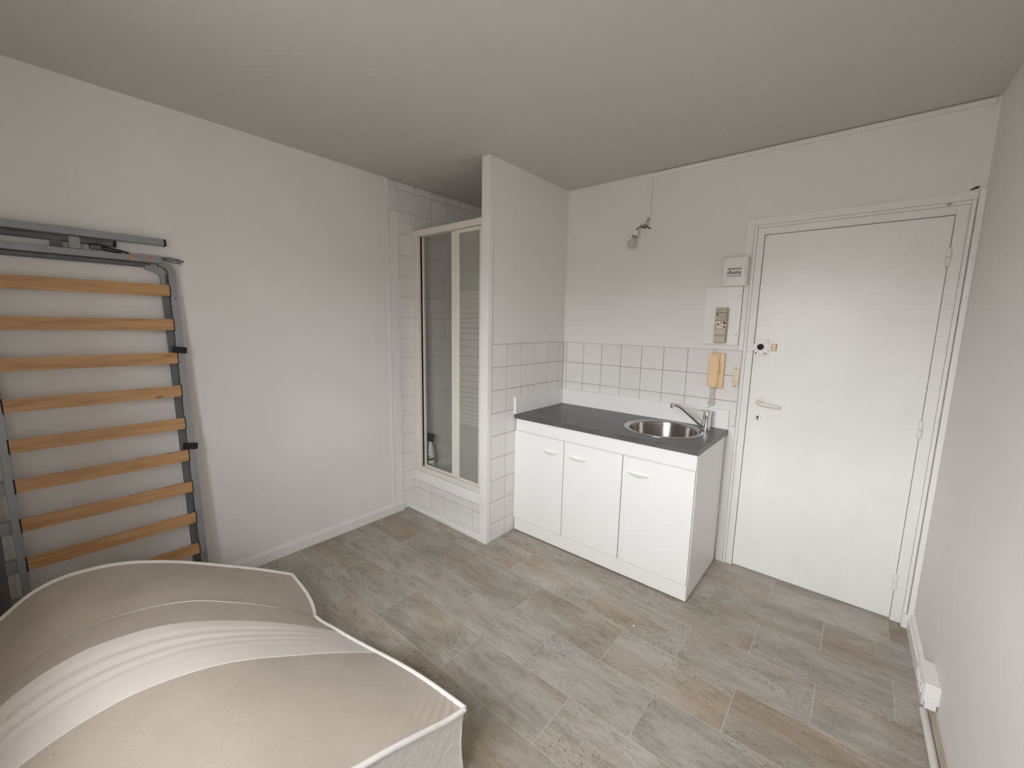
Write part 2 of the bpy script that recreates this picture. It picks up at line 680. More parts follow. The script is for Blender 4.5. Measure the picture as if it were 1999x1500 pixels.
YROT = Matrix.Rotation(R(90), 3, 'X')      # lathe axis z -> -y (towards the room)
TILE_CACHE = {}


def tile_mesh(name, dims, m, bev):
    k = (name, tuple(round(d, 4) for d in dims), m)
    if k not in TILE_CACHE:
        bm = B(-dims[0] / 2, dims[0] / 2, -dims[1] / 2, dims[1] / 2, -dims[2] / 2, dims[2] / 2, bev)
        me = bpy.data.meshes.new(name)
        bm.to_mesh(me)
        bm.free()
        me.materials.append(MATS[m])
        TILE_CACHE[k] = me
    return TILE_CACHE[k]


def tiles(parent, axis, face, sign, us, vs, skip=None, gap=0.0034, th=0.006, m='tile_glaze'):
    """one object per tile; axis 0: us=y, vs=z; axis 1: us=x, vs=z. `face` is the front plane, sign its outward side"""
    for u0, u1 in zip(us, us[1:]):
        for v0, v1 in zip(vs, vs[1:]):
            uc, vc = (u0 + u1) / 2, (v0 + v1) / 2
            if skip and skip(uc, vc):
                continue
            du, dv = u1 - u0 - gap, v1 - v0 - gap
            if du < 0.006 or dv < 0.006:
                continue
            jit = random.uniform(-0.0004, 0.0004)
            w = face - sign * th / 2 + jit
            if axis == 0:
                link('tile', tile_mesh('tile', (th, du, dv), m, 0.0012), (w, uc, vc), parent)
            else:
                link('tile', tile_mesh('tile', (du, th, dv), m, 0.0012), (uc, w, vc), parent)


# ------------------------------------------------------------------ the room
H = 2.426
XW = 2.10
XL = -0.843


def struct(name, bm, m, **k):
    o = put(name, bm, m, **k)
    o['kind'] = 'structure'
    return o


# right wall turns out by a degree towards the viewer
def xr(y):
    return 2.100 - 0.024 * y


# floor: sub-floor with light joints, planks laid on it
floor = struct('floor', B(XL - 0.02, 2.30, Y_REAR, 0.16, -0.10, -0.0012), 'light_grout')
PL, PW = 0.49, 0.2425
for k in range(15):
    y1 = -0.0025 - PW * k
    y0 = max(y1 - PW, Y_REAR)
    if y1 - y0 < 0.02:
        break
    off = 0.055 if k % 2 == 0 else 0.30
    x = off - PL * 3
    while x < 2.3:
        a, b = max(x, XL - 0.012), min(x + PL, xr(y0) + 0.005)
        if b - a > 0.02 and not (b < 1.18 and a > 0.02 and y0 > -0.52):
            link('plank', tile_mesh('plank', (b - a - 0.0028, y1 - y0 - 0.0026, 0.006), 'travertine', 0.0006),
                 ((a + b) / 2, (y0 + y1) / 2, -0.003 + random.uniform(-0.0001, 0.0001)), floor)
        x += PL

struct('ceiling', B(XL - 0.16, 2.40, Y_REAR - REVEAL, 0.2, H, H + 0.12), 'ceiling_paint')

# left wall: plastered length, then the tiled recess of the shower
wall_left = struct('wall_left', B(XL - 0.16, XL - 0.004, Y_REAR, 0.2, -0.1, H), 'light_grout')
put('plaster_lining', B(XL - 0.004, XL + 0.002, Y_REAR, -0.999, 0.0, H), 'wall_paint', wall_left)
put('edge_bead', B(XL - 0.004, XL + 0.005, -0.999, -0.979, 0.0, H, 0.002, 2), 'trim_paint', wall_left)
zl = [0.0] + [0.0 + 0.1484 * k for k in range(1, 17)] + [H - 0.002]
hid = lambda u, v: v < 0.30 and u > -0.75
tiles(wall_left, 0, XL, 1, [-0.901, -0.755, -0.604, -0.4535, -0.3015, -0.150, -0.004], zl[:16], hid)
tiles(wall_left, 0, XL, 1, [-0.978, -0.905, -0.755, -0.604, -0.4535, -0.3015, -0.150, -0.004], zl[15:])
trim = struct('trim_1', B(XL - 0.004, XL + 0.003, -0.976, -0.903, 0.02, 2.222, 0.0025, 2), 'trim_paint')

# back wall with the doorway; a closed pocket behind the leaf keeps the gaps dark
DX0, DX1, DZ1 = 1.240, 2.078, 2.02
bm = B(XL - 0.16, DX0, 0.004, 0.2, -0.1, H)
box(bm, DX1, 2.35, 0.004, 0.2, -0.1, H)
box(bm, DX0, DX1, 0.004, 0.2, DZ1, H)
box(bm, DX0, DX1, 0.16, 0.2, -0.1, DZ1)
wall_back = struct('wall_back', bm, 'wall_paint')
put('grout_bed', B(0.001, 1.2365, 0.0012, 0.0042, 0.867, 1.322), 'grout', wall_back)
tiles(wall_back, 1, 0.0, -1, [0.0005, 0.0275, 0.177, 0.327, 0.478, 0.628, 0.778, 0.930, 1.082, 1.2365], [0.867, 1.018, 1.170, 1.322],
      lambda u, v: u < 1.0 and v < 0.9 and False)
# shower's own end wall, seen only from the side
bm = bmesh.new()
for i in range(6):
    for j in range(16):
        a, b = XL + 0.01 + i * 0.15, min(XL + 0.01 + i * 0.15 + 0.146, -0.06)
        if b - a > 0.02:
            box(bm, a, b, -0.001, 0.0045, j * 0.1484, j * 0.1484 + 0.1444)
tag(put('tile_field', bm, 'tile_glaze', wall_back), kind='stuff')

# right wall
bm = bmesh.new()
prism(bm, [(xr(0.2), 0.2), (xr(Y_REAR), Y_REAR), (2.4, Y_REAR), (2.4, 0.2)], 2, -0.1, H)
struct('wall_right', bm, 'wall_paint')

# rear wall (behind the viewer) with the window that lights the room
bm = B(XL - 0.16, WIN[0], Y_REAR - REVEAL, Y_REAR, -0.1, H)
box(bm, WIN[1], 2.4, Y_REAR - REVEAL, Y_REAR, -0.1, H)
box(bm, WIN[0], WIN[1], Y_REAR - REVEAL, Y_REAR, -0.1, WIN[2])
box(bm, WIN[0], WIN[1], Y_REAR - REVEAL, Y_REAR, WIN[3], H)
struct('wall_rear', bm, 'wall_paint')
win = empty('window_1', ((WIN[0] + WIN[1]) / 2, Y_REAR - REVEAL + 0.06, WIN[2]), kind='structure')
bm = bmesh.new()
wm = (WIN[0] + WIN[1]) / 2
for a, b in ((WIN[0], WIN[0] + 0.05), (wm - 0.045, wm + 0.045), (WIN[1] - 0.05, WIN[1])):
    box(bm, a, b, Y_REAR - REVEAL + 0.04, Y_REAR - REVEAL + 0.09, WIN[2], WIN[3])
for a, b in ((WIN[2], WIN[2] + 0.06), (WIN[3] - 0.05, WIN[3])):
    box(bm, WIN[0], WIN[1], Y_REAR - REVEAL + 0.04, Y_REAR - REVEAL + 0.09, a, b)
put('window_frame', bm, 'trim_paint', win)
for a, b in ((WIN[0] + 0.05, wm - 0.045), (wm + 0.045, WIN[1] - 0.05)):
    put('pane', B(a, b, Y_REAR - REVEAL + 0.063, Y_REAR - REVEAL + 0.067, WIN[2] + 0.06, WIN[3] - 0.05), 'clear_glass', win)

# partition between shower and kitchenette
wall_part = struct('wall_partition', B(-0.055, -0.004, -0.845, 0.004, 0.0, H), 'wall_paint')
put('grout_bed', B(-0.0042, -0.0012, -0.815, 0.001, 0.0, 1.322), 'grout', wall_part)
zp = [0.0, 0.122, 0.2725, 0.4235, 0.5745, 0.725, 0.8755, 1.026, 1.175, 1.322]
tiles(wall_part, 0, 0.0, 1, [-0.815, -0.668, -0.517, -0.3655, -0.2125, -0.058, -0.001], zp, lambda u, v: u > -0.53 and v < 0.86)
struct('trim_2', B(-0.060, 0.003, -0.856, -0.817, 0.0, H - 0.001, 0.003, 2), 'trim_paint')

# low front wall under the shower tray, tiled, with a cove of filler at the floor
wsf = struct('wall_shower_front', B(XL - 0.003, -0.056, -0.784, -0.74, 0.0, 0.216), 'grout')
tiles(wsf, 1, -0.790, -1, [XL + 0.001, -0.787, -0.641, -0.490, -0.342, -0.193, -0.058], [0.012, 0.155, 0.214])
bm = bmesh.new()
v = [bm.verts.new(c) for c in ((XL, -0.850, 0.0005), (XL, -0.838, 0.016), (XL, -0.7895, 0.020), (XL, -0.7895, 0.0005),
                               (-0.060, -0.852, 0.0005), (-0.060, -0.846, 0.042), (-0.060, -0.7895, 0.050), (-0.060, -0.7895, 0.0005))]
for f in ((0, 1, 5, 4), (1, 2, 6, 5), (2, 3, 7, 6), (3, 0, 4, 7), (3, 2, 1, 0), (4, 5, 6, 7)):
    bm.faces.new([v[i] for i in f])
struct('baseboard_shower', bm, 'trim_paint')

# baseboards
bm = prism(bmesh.new(), [(XL + 0.002, 0.0), (XL + 0.014, 0.0), (XL + 0.014, 0.058), (XL + 0.011, 0.063), (XL + 0.008, 0.065), (XL + 0.007, 0.073), (XL + 0.002, 0.077)],
           1, Y_REAR, -0.904)
struct('baseboard_left', bm, 'trim_paint')
bm = bmesh.new()
prof = [(0.0, 0.0), (-0.019, 0.0), (-0.019, 0.058), (-0.012, 0.064), (-0.013, 0.078), (-0.006, 0.086), (0.0, 0.088)]
ends = []
for y in (-0.020, -0.565):
    ends.append([bm.verts.new((xr(y) + dx, y, z)) for dx, z in prof])
for k in range(len(prof)):
    bm.faces.new((ends[0][k], ends[0][(k + 1) % len(prof)], ends[1][(k + 1) % len(prof)], ends[1][k]))
bm.faces.new(ends[0]); bm.faces.new(ends[1][::-1])
bmesh.ops.recalc_face_normals(bm, faces=bm.faces)
struct('baseboard_right', bm, 'trim_paint')
bm = bmesh.new()
ends = []
prof = [(0.0, 0.0), (-0.004, 0.0), (-0.004, 0.086), (0.0, 0.089)]
for y in (-0.567, Y_REAR):
    ends.append([bm.verts.new((xr(y) + dx, y, z)) for dx, z in prof])
for k in range(4):
    bm.faces.new((ends[0][k], ends[0][(k + 1) % 4], ends[1][(k + 1) % 4], ends[1][k]))
bm.faces.new(ends[0]); bm.faces.new(ends[1][::-1])
bmesh.ops.recalc_face_normals(bm, faces=bm.faces)
struct('baseboard_right_low', bm, 'beige_trim')

# ------------------------------------------------------------------ entrance door
door = empty('door_1', (1.655, 0.0, 0.0), kind='structure')


def ring(name, x0, x1, zt, w, y0, y1, m='trim_paint', z0=0.0, bev=0.003):
    """door surround: outer x0..x1, top zt, member width w; jambs and head, each its own piece"""
    put(name, B(x0, x0 + w, y0, y1, z0, zt, bev, 2), m, door)
    put(name, B(x1 - w, x1, y0, y1, z0, zt, bev, 2), m, door)
    put(name, B(x0 + w, x1 - w, y0, y1, zt - w, zt, bev, 2), m, door)


# architrave
put('architrave', B(1.200, 1.2385, -0.003, 0.004, 0.0, 0.866, 0.002), 'trim_paint', door)
put('architrave', B(1.2112, 1.2385, -0.003, 0.004, 1.323, 1.70, 0.002), 'trim_paint', door)
put('architrave', B(1.197, 1.2385, -0.004, 0.004, 1.70, 2.057, 0.002), 'trim_paint', door)
put('architrave', B(2.0795, 2.101, -0.034, 0.004, 0.0, 2.057, 0.005, 2), 'trim_paint', door)
put('architrave', B(1.2385, 2.0795, -0.004, 0.004, 2.0195, 2.057, 0.003, 2), 'trim_paint', door)
# frame: outer step and inner step
ring('door_frame', 1.2405, 2.0775, 2.0175, 0.0145, -0.012, 0.10)
put('door_frame', B(1.2555, 1.2905, -0.004, 0.10, 0.0, 2.0025, 0.0015), 'trim_paint', door)
put('door_frame', B(2.0205, 2.0625, -0.004, 0.10, 0.0, 2.0025, 0.0015), 'trim_paint', door)
put('door_frame', B(1.2905, 2.0205, -0.004, 0.10, 1.9655, 2.0025, 0.0015), 'trim_paint', door)
put('plinth_block', B(1.199, 1.2395, -0.014, -0.0032, 0.0, 0.072, 0.003), 'trim_paint', door)
put('plinth_block', B(2.060, 2.0945, -0.038, -0.0045, 0.0, 0.07, 0.004), 'trim_paint', door)
leaf = put('door_leaf', B(1.2935, 2.0188, -0.001, 0.038, 0.009, 1.9625, 0.0012), 'gloss_paint', door)
for zc in (1.783, 0.992, 0.210):
    hg = put('hinge', tube(bmesh.new(), [(2.019, -0.007, zc - 0.040), (2.019, -0.007, zc - 0.001)], 0.0085, 12), 'trim_paint', door, smooth=40)
    put('knuckle', tube(bmesh.new(), [(2.019, -0.007, zc + 0.001), (2.019, -0.007, zc + 0.040)], 0.0085, 12), 'trim_paint', hg, smooth=40)
# lever handle
hd = empty('door_handle', (1.349, -0.001, 1.033), parent=door)
put('rose', lathe(bmesh.new(), [(0.0, 0.009), (0.017, 0.009), (0.021, 0.006), (0.022, 0.0)], (1.350, -0.001, 1.034), 28, YROT), 'ivory', hd, smooth=40)
pts = [(1.349, -0.006, 1.032), (1.349, -0.030, 1.031), (1.353, -0.043, 1.031), (1.368, -0.049, 1.029), (1.395, -0.050, 1.027), (1.43, -0.048, 1.024), (1.452, -0.046, 1.022)]
put('lever', tube(bmesh.new(), pts, 0.011, 12, rr=[0.013, 0.013, 0.0125, 0.0115, 0.0095, 0.008, 0.006]), 'ivory', hd, smooth=60)
es = put('escutcheon', lathe(bmesh.new(), [(0.0, 0.004), (0.015, 0.004), (0.018, 0.0)], (1.347, -0.001, 0.942), 28, YROT), 'plastic_white', door, smooth=40)
bm = lathe(bmesh.new(), [(0.0, 0.0012), (0.0062, 0.0012), (0.0062, 0.0)], (1.347, -0.005, 0.946), 16, YROT)
box(bm, 1.3438, 1.3502, -0.0062, -0.005, 0.931, 0.945)
put('keyhole', bm, 'ink', es)
# surface bolt lock with thumb turn
lk = empty('rim_lock', (1.333, -0.001, 1.349), parent=door)
bm = bmesh.new()
prism(bm, [(1.300 + (0.012 - 0.012 * math.cos(a) if q in (1, 2) else 0.068 - 0.012 + 0.012 * math.cos(a)), 0) for q, a in ()] or
      [(1.333 + sx_ * (0.022 + 0.012 * math.cos(t_)), 1.349 + sz_ * (0.035 + 0.012 * math.sin(t_)))
       for sx_, sz_, tt in ((1, 1, (0, 30, 60, 90)), (-1, 1, (90, 60, 30, 0)), (-1, -1, (0, 30, 60, 90)), (1, -1, (90, 60, 30, 0))) for t_ in [R(d) for d in tt]],
      1, -0.020, -0.001)
bmesh.ops.bevel(bm, geom=[e for e in bm.edges if all(abs(v_.co.y + 0.020) < 1e-5 for v_ in e.verts)], offset=0.004, segments=2, affect='EDGES')
put('lock_case', bm, 'plastic_white', lk, smooth=50)
tk = put('thumb_turn', lathe(bmesh.new(), [(0.0, 0.012), (0.011, 0.012), (0.0155, 0.009), (0.016, 0.0)], (1.328, -0.020, 1.350), 24, YROT), 'black_rubber', lk, smooth=40)
put('thumb_turn_ring', lathe(bmesh.new(), [(0.016, 0.001), (0.016, 0.006), (0.0185, 0.005), (0.019, 0.0)], (1.330, -0.020, 1.350), 24, YROT), 'chrome', lk, smooth=40)
for sx_, sz_ in ((1.308, 1.315), (1.352, 1.314), (1.313, 1.386), (1.355, 1.385)):
    put('screw', lathe(bmesh.new(), [(0.0, 0.0015), (0.003, 0.0012), (0.0042, 0.0)], (sx_, -0.020, sz_), 12, YROT), 'ink' if sz_ < 1.33 else 'plastic_white', lk)
put('bolt_guide', B(1.3665, 1.381, -0.018, -0.001, 1.329, 1.370, 0.002), 'plastic_white', lk)
bm = B(1.381, 1.4035, -0.015, -0.001, 1.331, 1.369, 0.0015)
put('bolt_end', bm, 'brass', lk)
for q in range(4):
    put('bolt_tooth', B(1.383 + q * 0.005, 1.3855 + q * 0.005, -0.0165, -0.0145, 1.336 + (q % 2) * 0.006, 1.358 + (q % 2) * 0.006), 'brass', lk)
kp = put('keeper_plate', B(1.2595, 1.2898, -0.0085, -0.0035, 1.312, 1.377, 0.001), 'plastic_white', lk)
put('keeper_arm', B(1.284, 1.3000, -0.013, -0.0085, 1.328, 1.366, 0.001), 'plastic_white', lk)
for sx_, sz_ in ((1.264, 1.318), (1.279, 1.318), (1.281, 1.374), (1.266, 1.345)):
    put('screw', lathe(bmesh.new(), [(0.0, 0.0012), (0.0022, 0.0)], (sx_, -0.0085, sz_), 10, YROT), 'ink', lk)
# patches of bare filler at the head of the surround
for (xa, za, w_, h_, yy) in ((2.050, 2.062, 0.028, 0.007, 0.0035), (2.062, 2.069, 0.018, 0.006, 0.0035), (1.984, 2.0085, 0.020, 0.004, -0.0125)):
    bm = bmesh.new()
    pr = [(xa + w_ * a, za + h_ * b) for a, b in ((0, .1), (.3, 0), (.62, .35), (1, .6), (.92, 1.2), (.55, .9), (.3, 1.0), (.1, .5))]
    prism(bm, pr, 1, yy - 0.0015, yy + 0.0005)
    put('bare_patch', bm, 'crumb', door)

# ------------------------------------------------------------------ kitchenette
cab = empty('sink_cabinet', (0.6, -0.29, 0.0), 'white three door sink cabinet with crescent handles under the grey worktop', 'cabinet')
bm = B(0.004, 0.022, -0.551, -0.034, 0.008, 0.813)
put('side_panel', bm, 'laminate', cab)
put('side_panel', B(1.177, 1.195, -0.555, -0.034, 0.008, 0.813, 0.0008), 'laminate', cab)
put('bottom_panel', B(0.022, 1.177, -0.540, -0.034, 0.095, 0.111), 'laminate', cab)
put('back_panel', B(0.022, 1.177, -0.040, -0.034, 0.095, 0.80), 'laminate', cab)
put('plinth', B(0.010, 1.194, -0.573, -0.556, 0.009, 0.094, 0.001), 'laminate', cab)
put('top_fascia', B(0.010, 1.194, -0.573, -0.556, 0.734, 0.813, 0.0012), 'laminate', cab)
put('edge_strip', B(0.010, 1.194, -0.5765, -0.556, 0.729, 0.7335, 0.001), 'gloss_paint', cab)
for (a, b, hx) in ((0.002, 0.4005, 0.304), (0.405, 0.7955, 0.503), (0.800, 1.191, 0.894)):
    dr = put('cabinet_door', B(a, b, -0.575, -0.5575, 0.097, 0.727, 0.0012), 'laminate', cab)
    bm = bmesh.new()
    N = 14
    lo, hi, lo2, hi2 = [], [], [], []
    for k in range(N + 1):
        t_ = k / N * 2 - 1
        x_ = hx + 0.063 * t_
        zt_ = 0.6405 - 0.003 * (1 - t_ * t_)
        zb_ = 0.6405 - 0.0195 * (1 - t_ * t_) ** 0.8
        y_ = -0.575 - 0.019 * math.sqrt(max(0, 1 - t_ * t_))
        lo.append(bm.verts.new((x_, -0.5755, zb_ - 0.002)))
        hi.append(bm.verts.new((x_, -0.5755, zt_)))
        hi2.append(bm.verts.new((x_, y_ - 0.001, zt_)))
        lo2.append(bm.verts.new((x_, y_ * 0.5 - 0.5755 * 0.5 - 0.002, zb_ - 0.001)))
    for k in range(N):
        for p, q in ((lo, lo2), (lo2, hi2), (hi2, hi), (hi, lo)):
            bm.faces.new((p[k], p[k + 1], q[k + 1], q[k]))
    bm.faces.new((lo[0], lo2[0], hi2[0], hi[0])); bm.faces.new((hi[N], hi2[N], lo2[N], lo[N]))
    bmesh.ops.recalc_face_normals(bm, faces=bm.faces)
    put('handle', bm, 'plastic_white', dr, smooth=50)

# worktop: slab with a round cut-out
SC = (0.900, -0.268)


def slab_hole(x0, x1, y0, y1, z0, z1, c, r, n=72):
    bm = bmesh.new()
    angs = sorted(set([2 * math.pi * k / n for k in range(n)] + [math.atan2(y - c[1], x - c[0]) % (2 * math.pi) for x in (x0, x1) for y in (y0, y1)]))

    def edge(a):
        dx, dy = math.cos(a), math.sin(a)
        t_ = 1e9
        if dx > 1e-9: t_ = min(t_, (x1 - c[0]) / dx)
        if dx < -1e-9: t_ = min(t_, (x0 - c[0]) / dx)
        if dy > 1e-9: t_ = min(t_, (y1 - c[1]) / dy)
        if dy < -1e-9: t_ = min(t_, (y0 - c[1]) / dy)
        return c[0] + dx * t_, c[1] + dy * t_
    rows = []
    for a in angs:
        ix, iy = c[0] + r * math.cos(a), c[1] + r * math.sin(a)
        ox, oy = edge(a)
        rows.append([bm.verts.new((ix, iy, z0)), bm.verts.new((ix, iy, z1)), bm.verts.new((ox, oy, z1)), bm.verts.new((ox, oy, z0))])
    m_ = len(rows)
    for k in range(m_):
        a, b = rows[k], rows[(k + 1) % m_]
        for j in range(4):
            bm.faces.new((a[j], b[j], b[(j + 1) % 4], a[(j + 1) % 4]))
    bmesh.ops.recalc_face_normals(bm, faces=bm.faces)
    top = [e for e in bm.edges if all(abs(v_.co.y - y0) < 1e-5 and abs(v_.co.z - z1) < 1e-5 for v_ in e.verts)]
    bmesh.ops.bevel(bm, geom=top, offset=0.004, segments=3, affect='EDGES')
    return bm


wt = put('worktop', slab_hole(0.001, 1.2005, -0.5835, -0.0005, 0.8145, 0.8445, SC, 0.207), 'slate_laminate')
tag(wt, 'dark grey slate look worktop with a round sink set in its right half', 'worktop')
o = put('splash_board', B(0.0185, 1.2005, -0.0175, -0.0008, 0.845, 0.962, 0.001), 'laminate')
tag(o, 'long white upstand board along the back edge of the grey worktop', 'splash board', 'upstand boards on the worktop')
o = put('splash_board', B(0.0008, 0.0178, -0.590, -0.0008, 0.845, 0.958, 0.001), 'laminate')
tag(o, 'short white upstand board at the left end of the grey worktop', 'splash board', 'upstand boards on the worktop')

sink = empty('round_sink', (SC[0], SC[1], 0.8445), 'round brushed steel sink bowl set into the grey worktop', 'sink')
zt = 0.8447
put('rim', lathe(bmesh.new(), [(0.226, zt), (0.2255, zt + 0.002), (0.221, zt + 0.0035), (0.203, zt + 0.0028), (0.197, zt + 0.001), (0.1935, zt - 0.004)], (SC[0], SC[1], 0), 72), 'sink_steel', sink, smooth=60)
put('bowl', lathe(bmesh.new(), [(0.1935, zt - 0.004), (0.1905, zt - 0.02), (0.188, zt - 0.13), (0.183, zt - 0.150), (0.168, zt - 0.164), (0.05, zt - 0.170), (0.0, zt - 0.171)], (SC[0], SC[1], 0), 72), 'sink_steel', sink, smooth=60)
dn = put('drain', lathe(bmesh.new(), [(0.0, zt - 0.1690), (0.030, zt - 0.1680), (0.040, zt - 0.1675), (0.042, zt - 0.1705)], (SC[0], SC[1], 0), 32), 'chrome', sink, smooth=50)

tap = empty('mixer_tap', (1.098, -0.104, 0.8445), 'chrome single lever mixer tap with a raised spout behind the round sink', 'tap')
tx, ty = 1.100, -0.100
put('body', lathe(bmesh.new(), [(0.0, 0.845), (0.027, 0.845), (0.027, 0.849), (0.0235, 0.852), (0.0225, 0.870), (0.0225, 0.925), (0.0235, 0.928), (0.0235, 0.950), (0.019, 0.957), (0.0, 0.959)], (tx, ty, 0), 36), 'chrome', tap, smooth=40)
bm = tube(bmesh.new(), [(1.092, -0.108, 0.862), (1.076, -0.121, 0.872), (1.016, -0.172, 0.938), (0.984, -0.199, 0.973), (0.970, -0.211, 0.984), (0.955, -0.223, 0.991), (0.937, -0.238, 0.993)], 0.0105, 14,
          rr=[0.0125, 0.0125, 0.0105, 0.010, 0.010, 0.010, 0.0105])
put('spout', bm, 'chrome', tap, smooth=60)
put('aerator', tube(bmesh.new(), [(0.9385, -0.2365, 1.002), (0.9385, -0.2365, 0.973)], 0.0125, 20), 'chrome', tap, smooth=40)
bm = bmesh.new()
d = Vector((-0.74, -0.67, 0)).normalized()
s_ = Vector((d.y, -d.x, 0))
sec = []
for t_, w_, z0_, z1_ in ((-0.021, 0.014, 0.949, 0.960), (0.0, 0.0205, 0.950, 0.965), (0.020, 0.0165, 0.953, 0.966), (0.048, 0.009, 0.960, 0.967), (0.090, 0.0075, 0.966, 0.971), (0.095, 0.006, 0.967, 0.970)):
    c_ = Vector((tx, ty, 0)) + d * t_
    sec.append([bm.verts.new(c_ + s_ * w_ + Vector((0, 0, z0_))), bm.verts.new(c_ + s_ * w_ * .85 + Vector((0, 0, z1_))), bm.verts.new(c_ - s_ * w_ * .85 + Vector((0, 0, z1_))), bm.verts.new(c_ - s_ * w_ + Vector((0, 0, z0_)))])
for a, b in zip(sec, sec[1:]):
    for k in range(4):
        bm.faces.new((a[k], a[(k + 1) % 4], b[(k + 1) % 4], b[k]))
bm.faces.new(sec[0][::-1]); bm.faces.new(sec[-1])
bmesh.ops.recalc_face_normals(bm, faces=bm.faces)
put('lever', bm, 'chrome', tap, smooth=50)

# ------------------------------------------------------------------ shower
tray = empty('shower_tray', (-0.45, -0.40, 0.216), 'white acrylic shower tray raised on the low tiled front wall', 'shower tray')
put('apron', prism(bmesh.new(), [(-0.802, 0.222), (-0.800, 0.216), (-0.72, 0.216), (-0.72, 0.298), (-0.795, 0.298), (-0.800, 0.292), (-0.801, 0.245), (-0.806, 0.238), (-0.806, 0.226)], 0, XL + 0.001, -0.061), 'acrylic', tray, smooth=50)
bm = bmesh.new()
x0, x1, y0, y1 = XL + 0.001, -0.061, -0.7195, -0.006
ri = []
for ins, z_ in ((0.0, 0.218), (0.0, 0.304), (0.020, 0.308), (0.034, 0.302), (0.046, 0.262), (0.075, 0.254), (0.20, 0.251)):
    ri.append([bm.verts.new(c) for c in ((x0 + ins, y0 + ins, z_), (x1 - ins, y0 + ins, z_), (x1 - ins, y1 - ins, z_), (x0 + ins, y1 - ins, z_))])
for a, b in zip(ri, ri[1:]):
    for k in range(4):
        bm.faces.new((a[k], a[(k + 1) % 4], b[(k + 1) % 4], b[k]))
bm.faces.new(ri[-1])
put('basin', bm, 'acrylic', tray, smooth=30)

se = empty('shower_screen', (-0.45, -0.76, 0.298), 'cream framed sliding shower screen with a clear and a frosted striped panel', 'shower screen')
E0, E1 = XL + 0.001, -0.061
put('top_rail', B(E0, E1, -0.788, -0.722, 2.064, 2.107, 0.003, 2), 'enamel', se)
put('bottom_rail', B(E0, E1, -0.788, -0.722, 0.299, 0.338, 0.003, 2), 'enamel', se)
put('wall_post', B(E0, -0.802, -0.782, -0.722, 0.338, 2.064, 0.002), 'enamel', se)
put('wall_post', B(-0.802, -0.768, -0.788, -0.766, 0.338, 2.064, 0.004, 2), 'enamel', se)
put('wall_post', B(-0.118, E1, -0.786, -0.722, 0.338, 2.064, 0.002), 'enamel', se)
put('rubber_seal', B(-0.8015, -0.7600, -0.762, -0.738, 0.339, 2.063), 'black_rubber', se)
fp = empty('fixed_panel', (-0.56, -0.75, 0.34), parent=se)
put('panel_stile', B(-0.7595, -0.7500, -0.760, -0.738, 0.339, 2.063, 0.002), 'enamel', fp)
put('panel_stile', B(-0.440, -0.384, -0.760, -0.738, 0.339, 2.063, 0.002), 'enamel', fp)
put('panel_rail', B(-0.7500, -0.440, -0.760, -0.742, 0.339, 0.350, 0.001), 'enamel', fp)
put('glass', B(-0.7500, -0.440, -0.752, -0.748, 0.350, 2.063), 'clear_glass', fp)
sp = empty('sliding_panel', (-0.25, -0.775, 0.34), parent=se)
put('panel_stile', B(-0.3615, -0.339, -0.784, -0.762, 0.340, 2.060, 0.002), 'enamel', sp)
put('panel_stile', B(-0.1475, -0.126, -0.784, -0.762, 0.340, 2.060, 0.002), 'enamel', sp)
put('panel_rail', B(-0.339, -0.1475, -0.784, -0.762, 2.036, 2.060, 0.002), 'enamel', sp)
put('panel_rail', B(-0.339, -0.1475, -0.784, -0.762, 0.340, 0.358, 0.002), 'enamel', sp)
put('glass', B(-0.339, -0.1475, -0.7745, -0.7715, 0.358, 2.036), 'textured_glass', sp)
zs = [1.657, 1.635, 1.612, 1.597, 1.580, 1.565, 1.544, 1.513, 1.481, 1.451, 1.415, 1.38, 1.337, 1.288, 1.228, 1.157, 1.103, 1.06, 1.014, 0.978, 0.945, 0.916, 0.887, 0.857, 0.828, 0.802, 0.777, 0.754]
for za, zb in zip(zs, zs[1:]):
    g_ = min(0.009, (za - zb) * 0.22)
    put('frosted_band', B(-0.3385, -0.148, -0.7752, -0.7747, zb + g_, za), 'frosted_print', sp)

# spray bottle on the tray ledge behind the clear pane
bt = empty('spray_bottle', (-0.795, -0.690, 0.306), 'white spray bottle with black trigger head standing in the shower', 'spray bottle')
bx, by, bz = -0.794, -0.677, 0.3085


def ell(bm, prof, ax, ay, n=24):
    rings = []
    for r_, z_ in prof:
        rings.append([bm.verts.new((bx + ax * r_ * math.cos(2 * math.pi * k / n), by + ay * r_ * math.sin(2 * math.pi * k / n), bz + z_)) for k in range(n)])
    for a, b in zip(rings, rings[1:]):
        for k in range(n):
            bm.faces.new((a[k], a[(k + 1) % n], b[(k + 1) % n], b[k]))
    bm.faces.new(rings[0][::-1]); bm.faces.new(rings[-1])
    return bm


put('body', ell(bmesh.new(), [(0.92, 0.0), (1.0, 0.006), (1.0, 0.05), (0.98, 0.10), (0.86, 0.13), (0.62, 0.165), (0.42, 0.19), (0.36, 0.20), (0.36, 0.205)], 0.041, 0.036), 'bottle_plastic', bt, smooth=50)


def wrap(name, m, a0, a1, z0, z1, e=1.012, shape=None):
    bm = bmesh.new()
    n = 10
    g = []
    for j in (0, 1):
        g.append([])
        for k in range(n + 1):
            a = R(a0 + (a1 - a0) * k / n)
            u = k / n
            za, zb = (z0, z1) if not shape else shape(u)
            g[j].append(bm.verts.new((bx + 0.041 * e * math.cos(a), by + 0.036 * e * math.sin(a), bz + (za, zb)[j])))
    for k in range(n):
        bm.faces.new((g[0][k], g[0][k + 1], g[1][k + 1], g[1][k]))
    put(name, bm, m, bt, smooth=180)


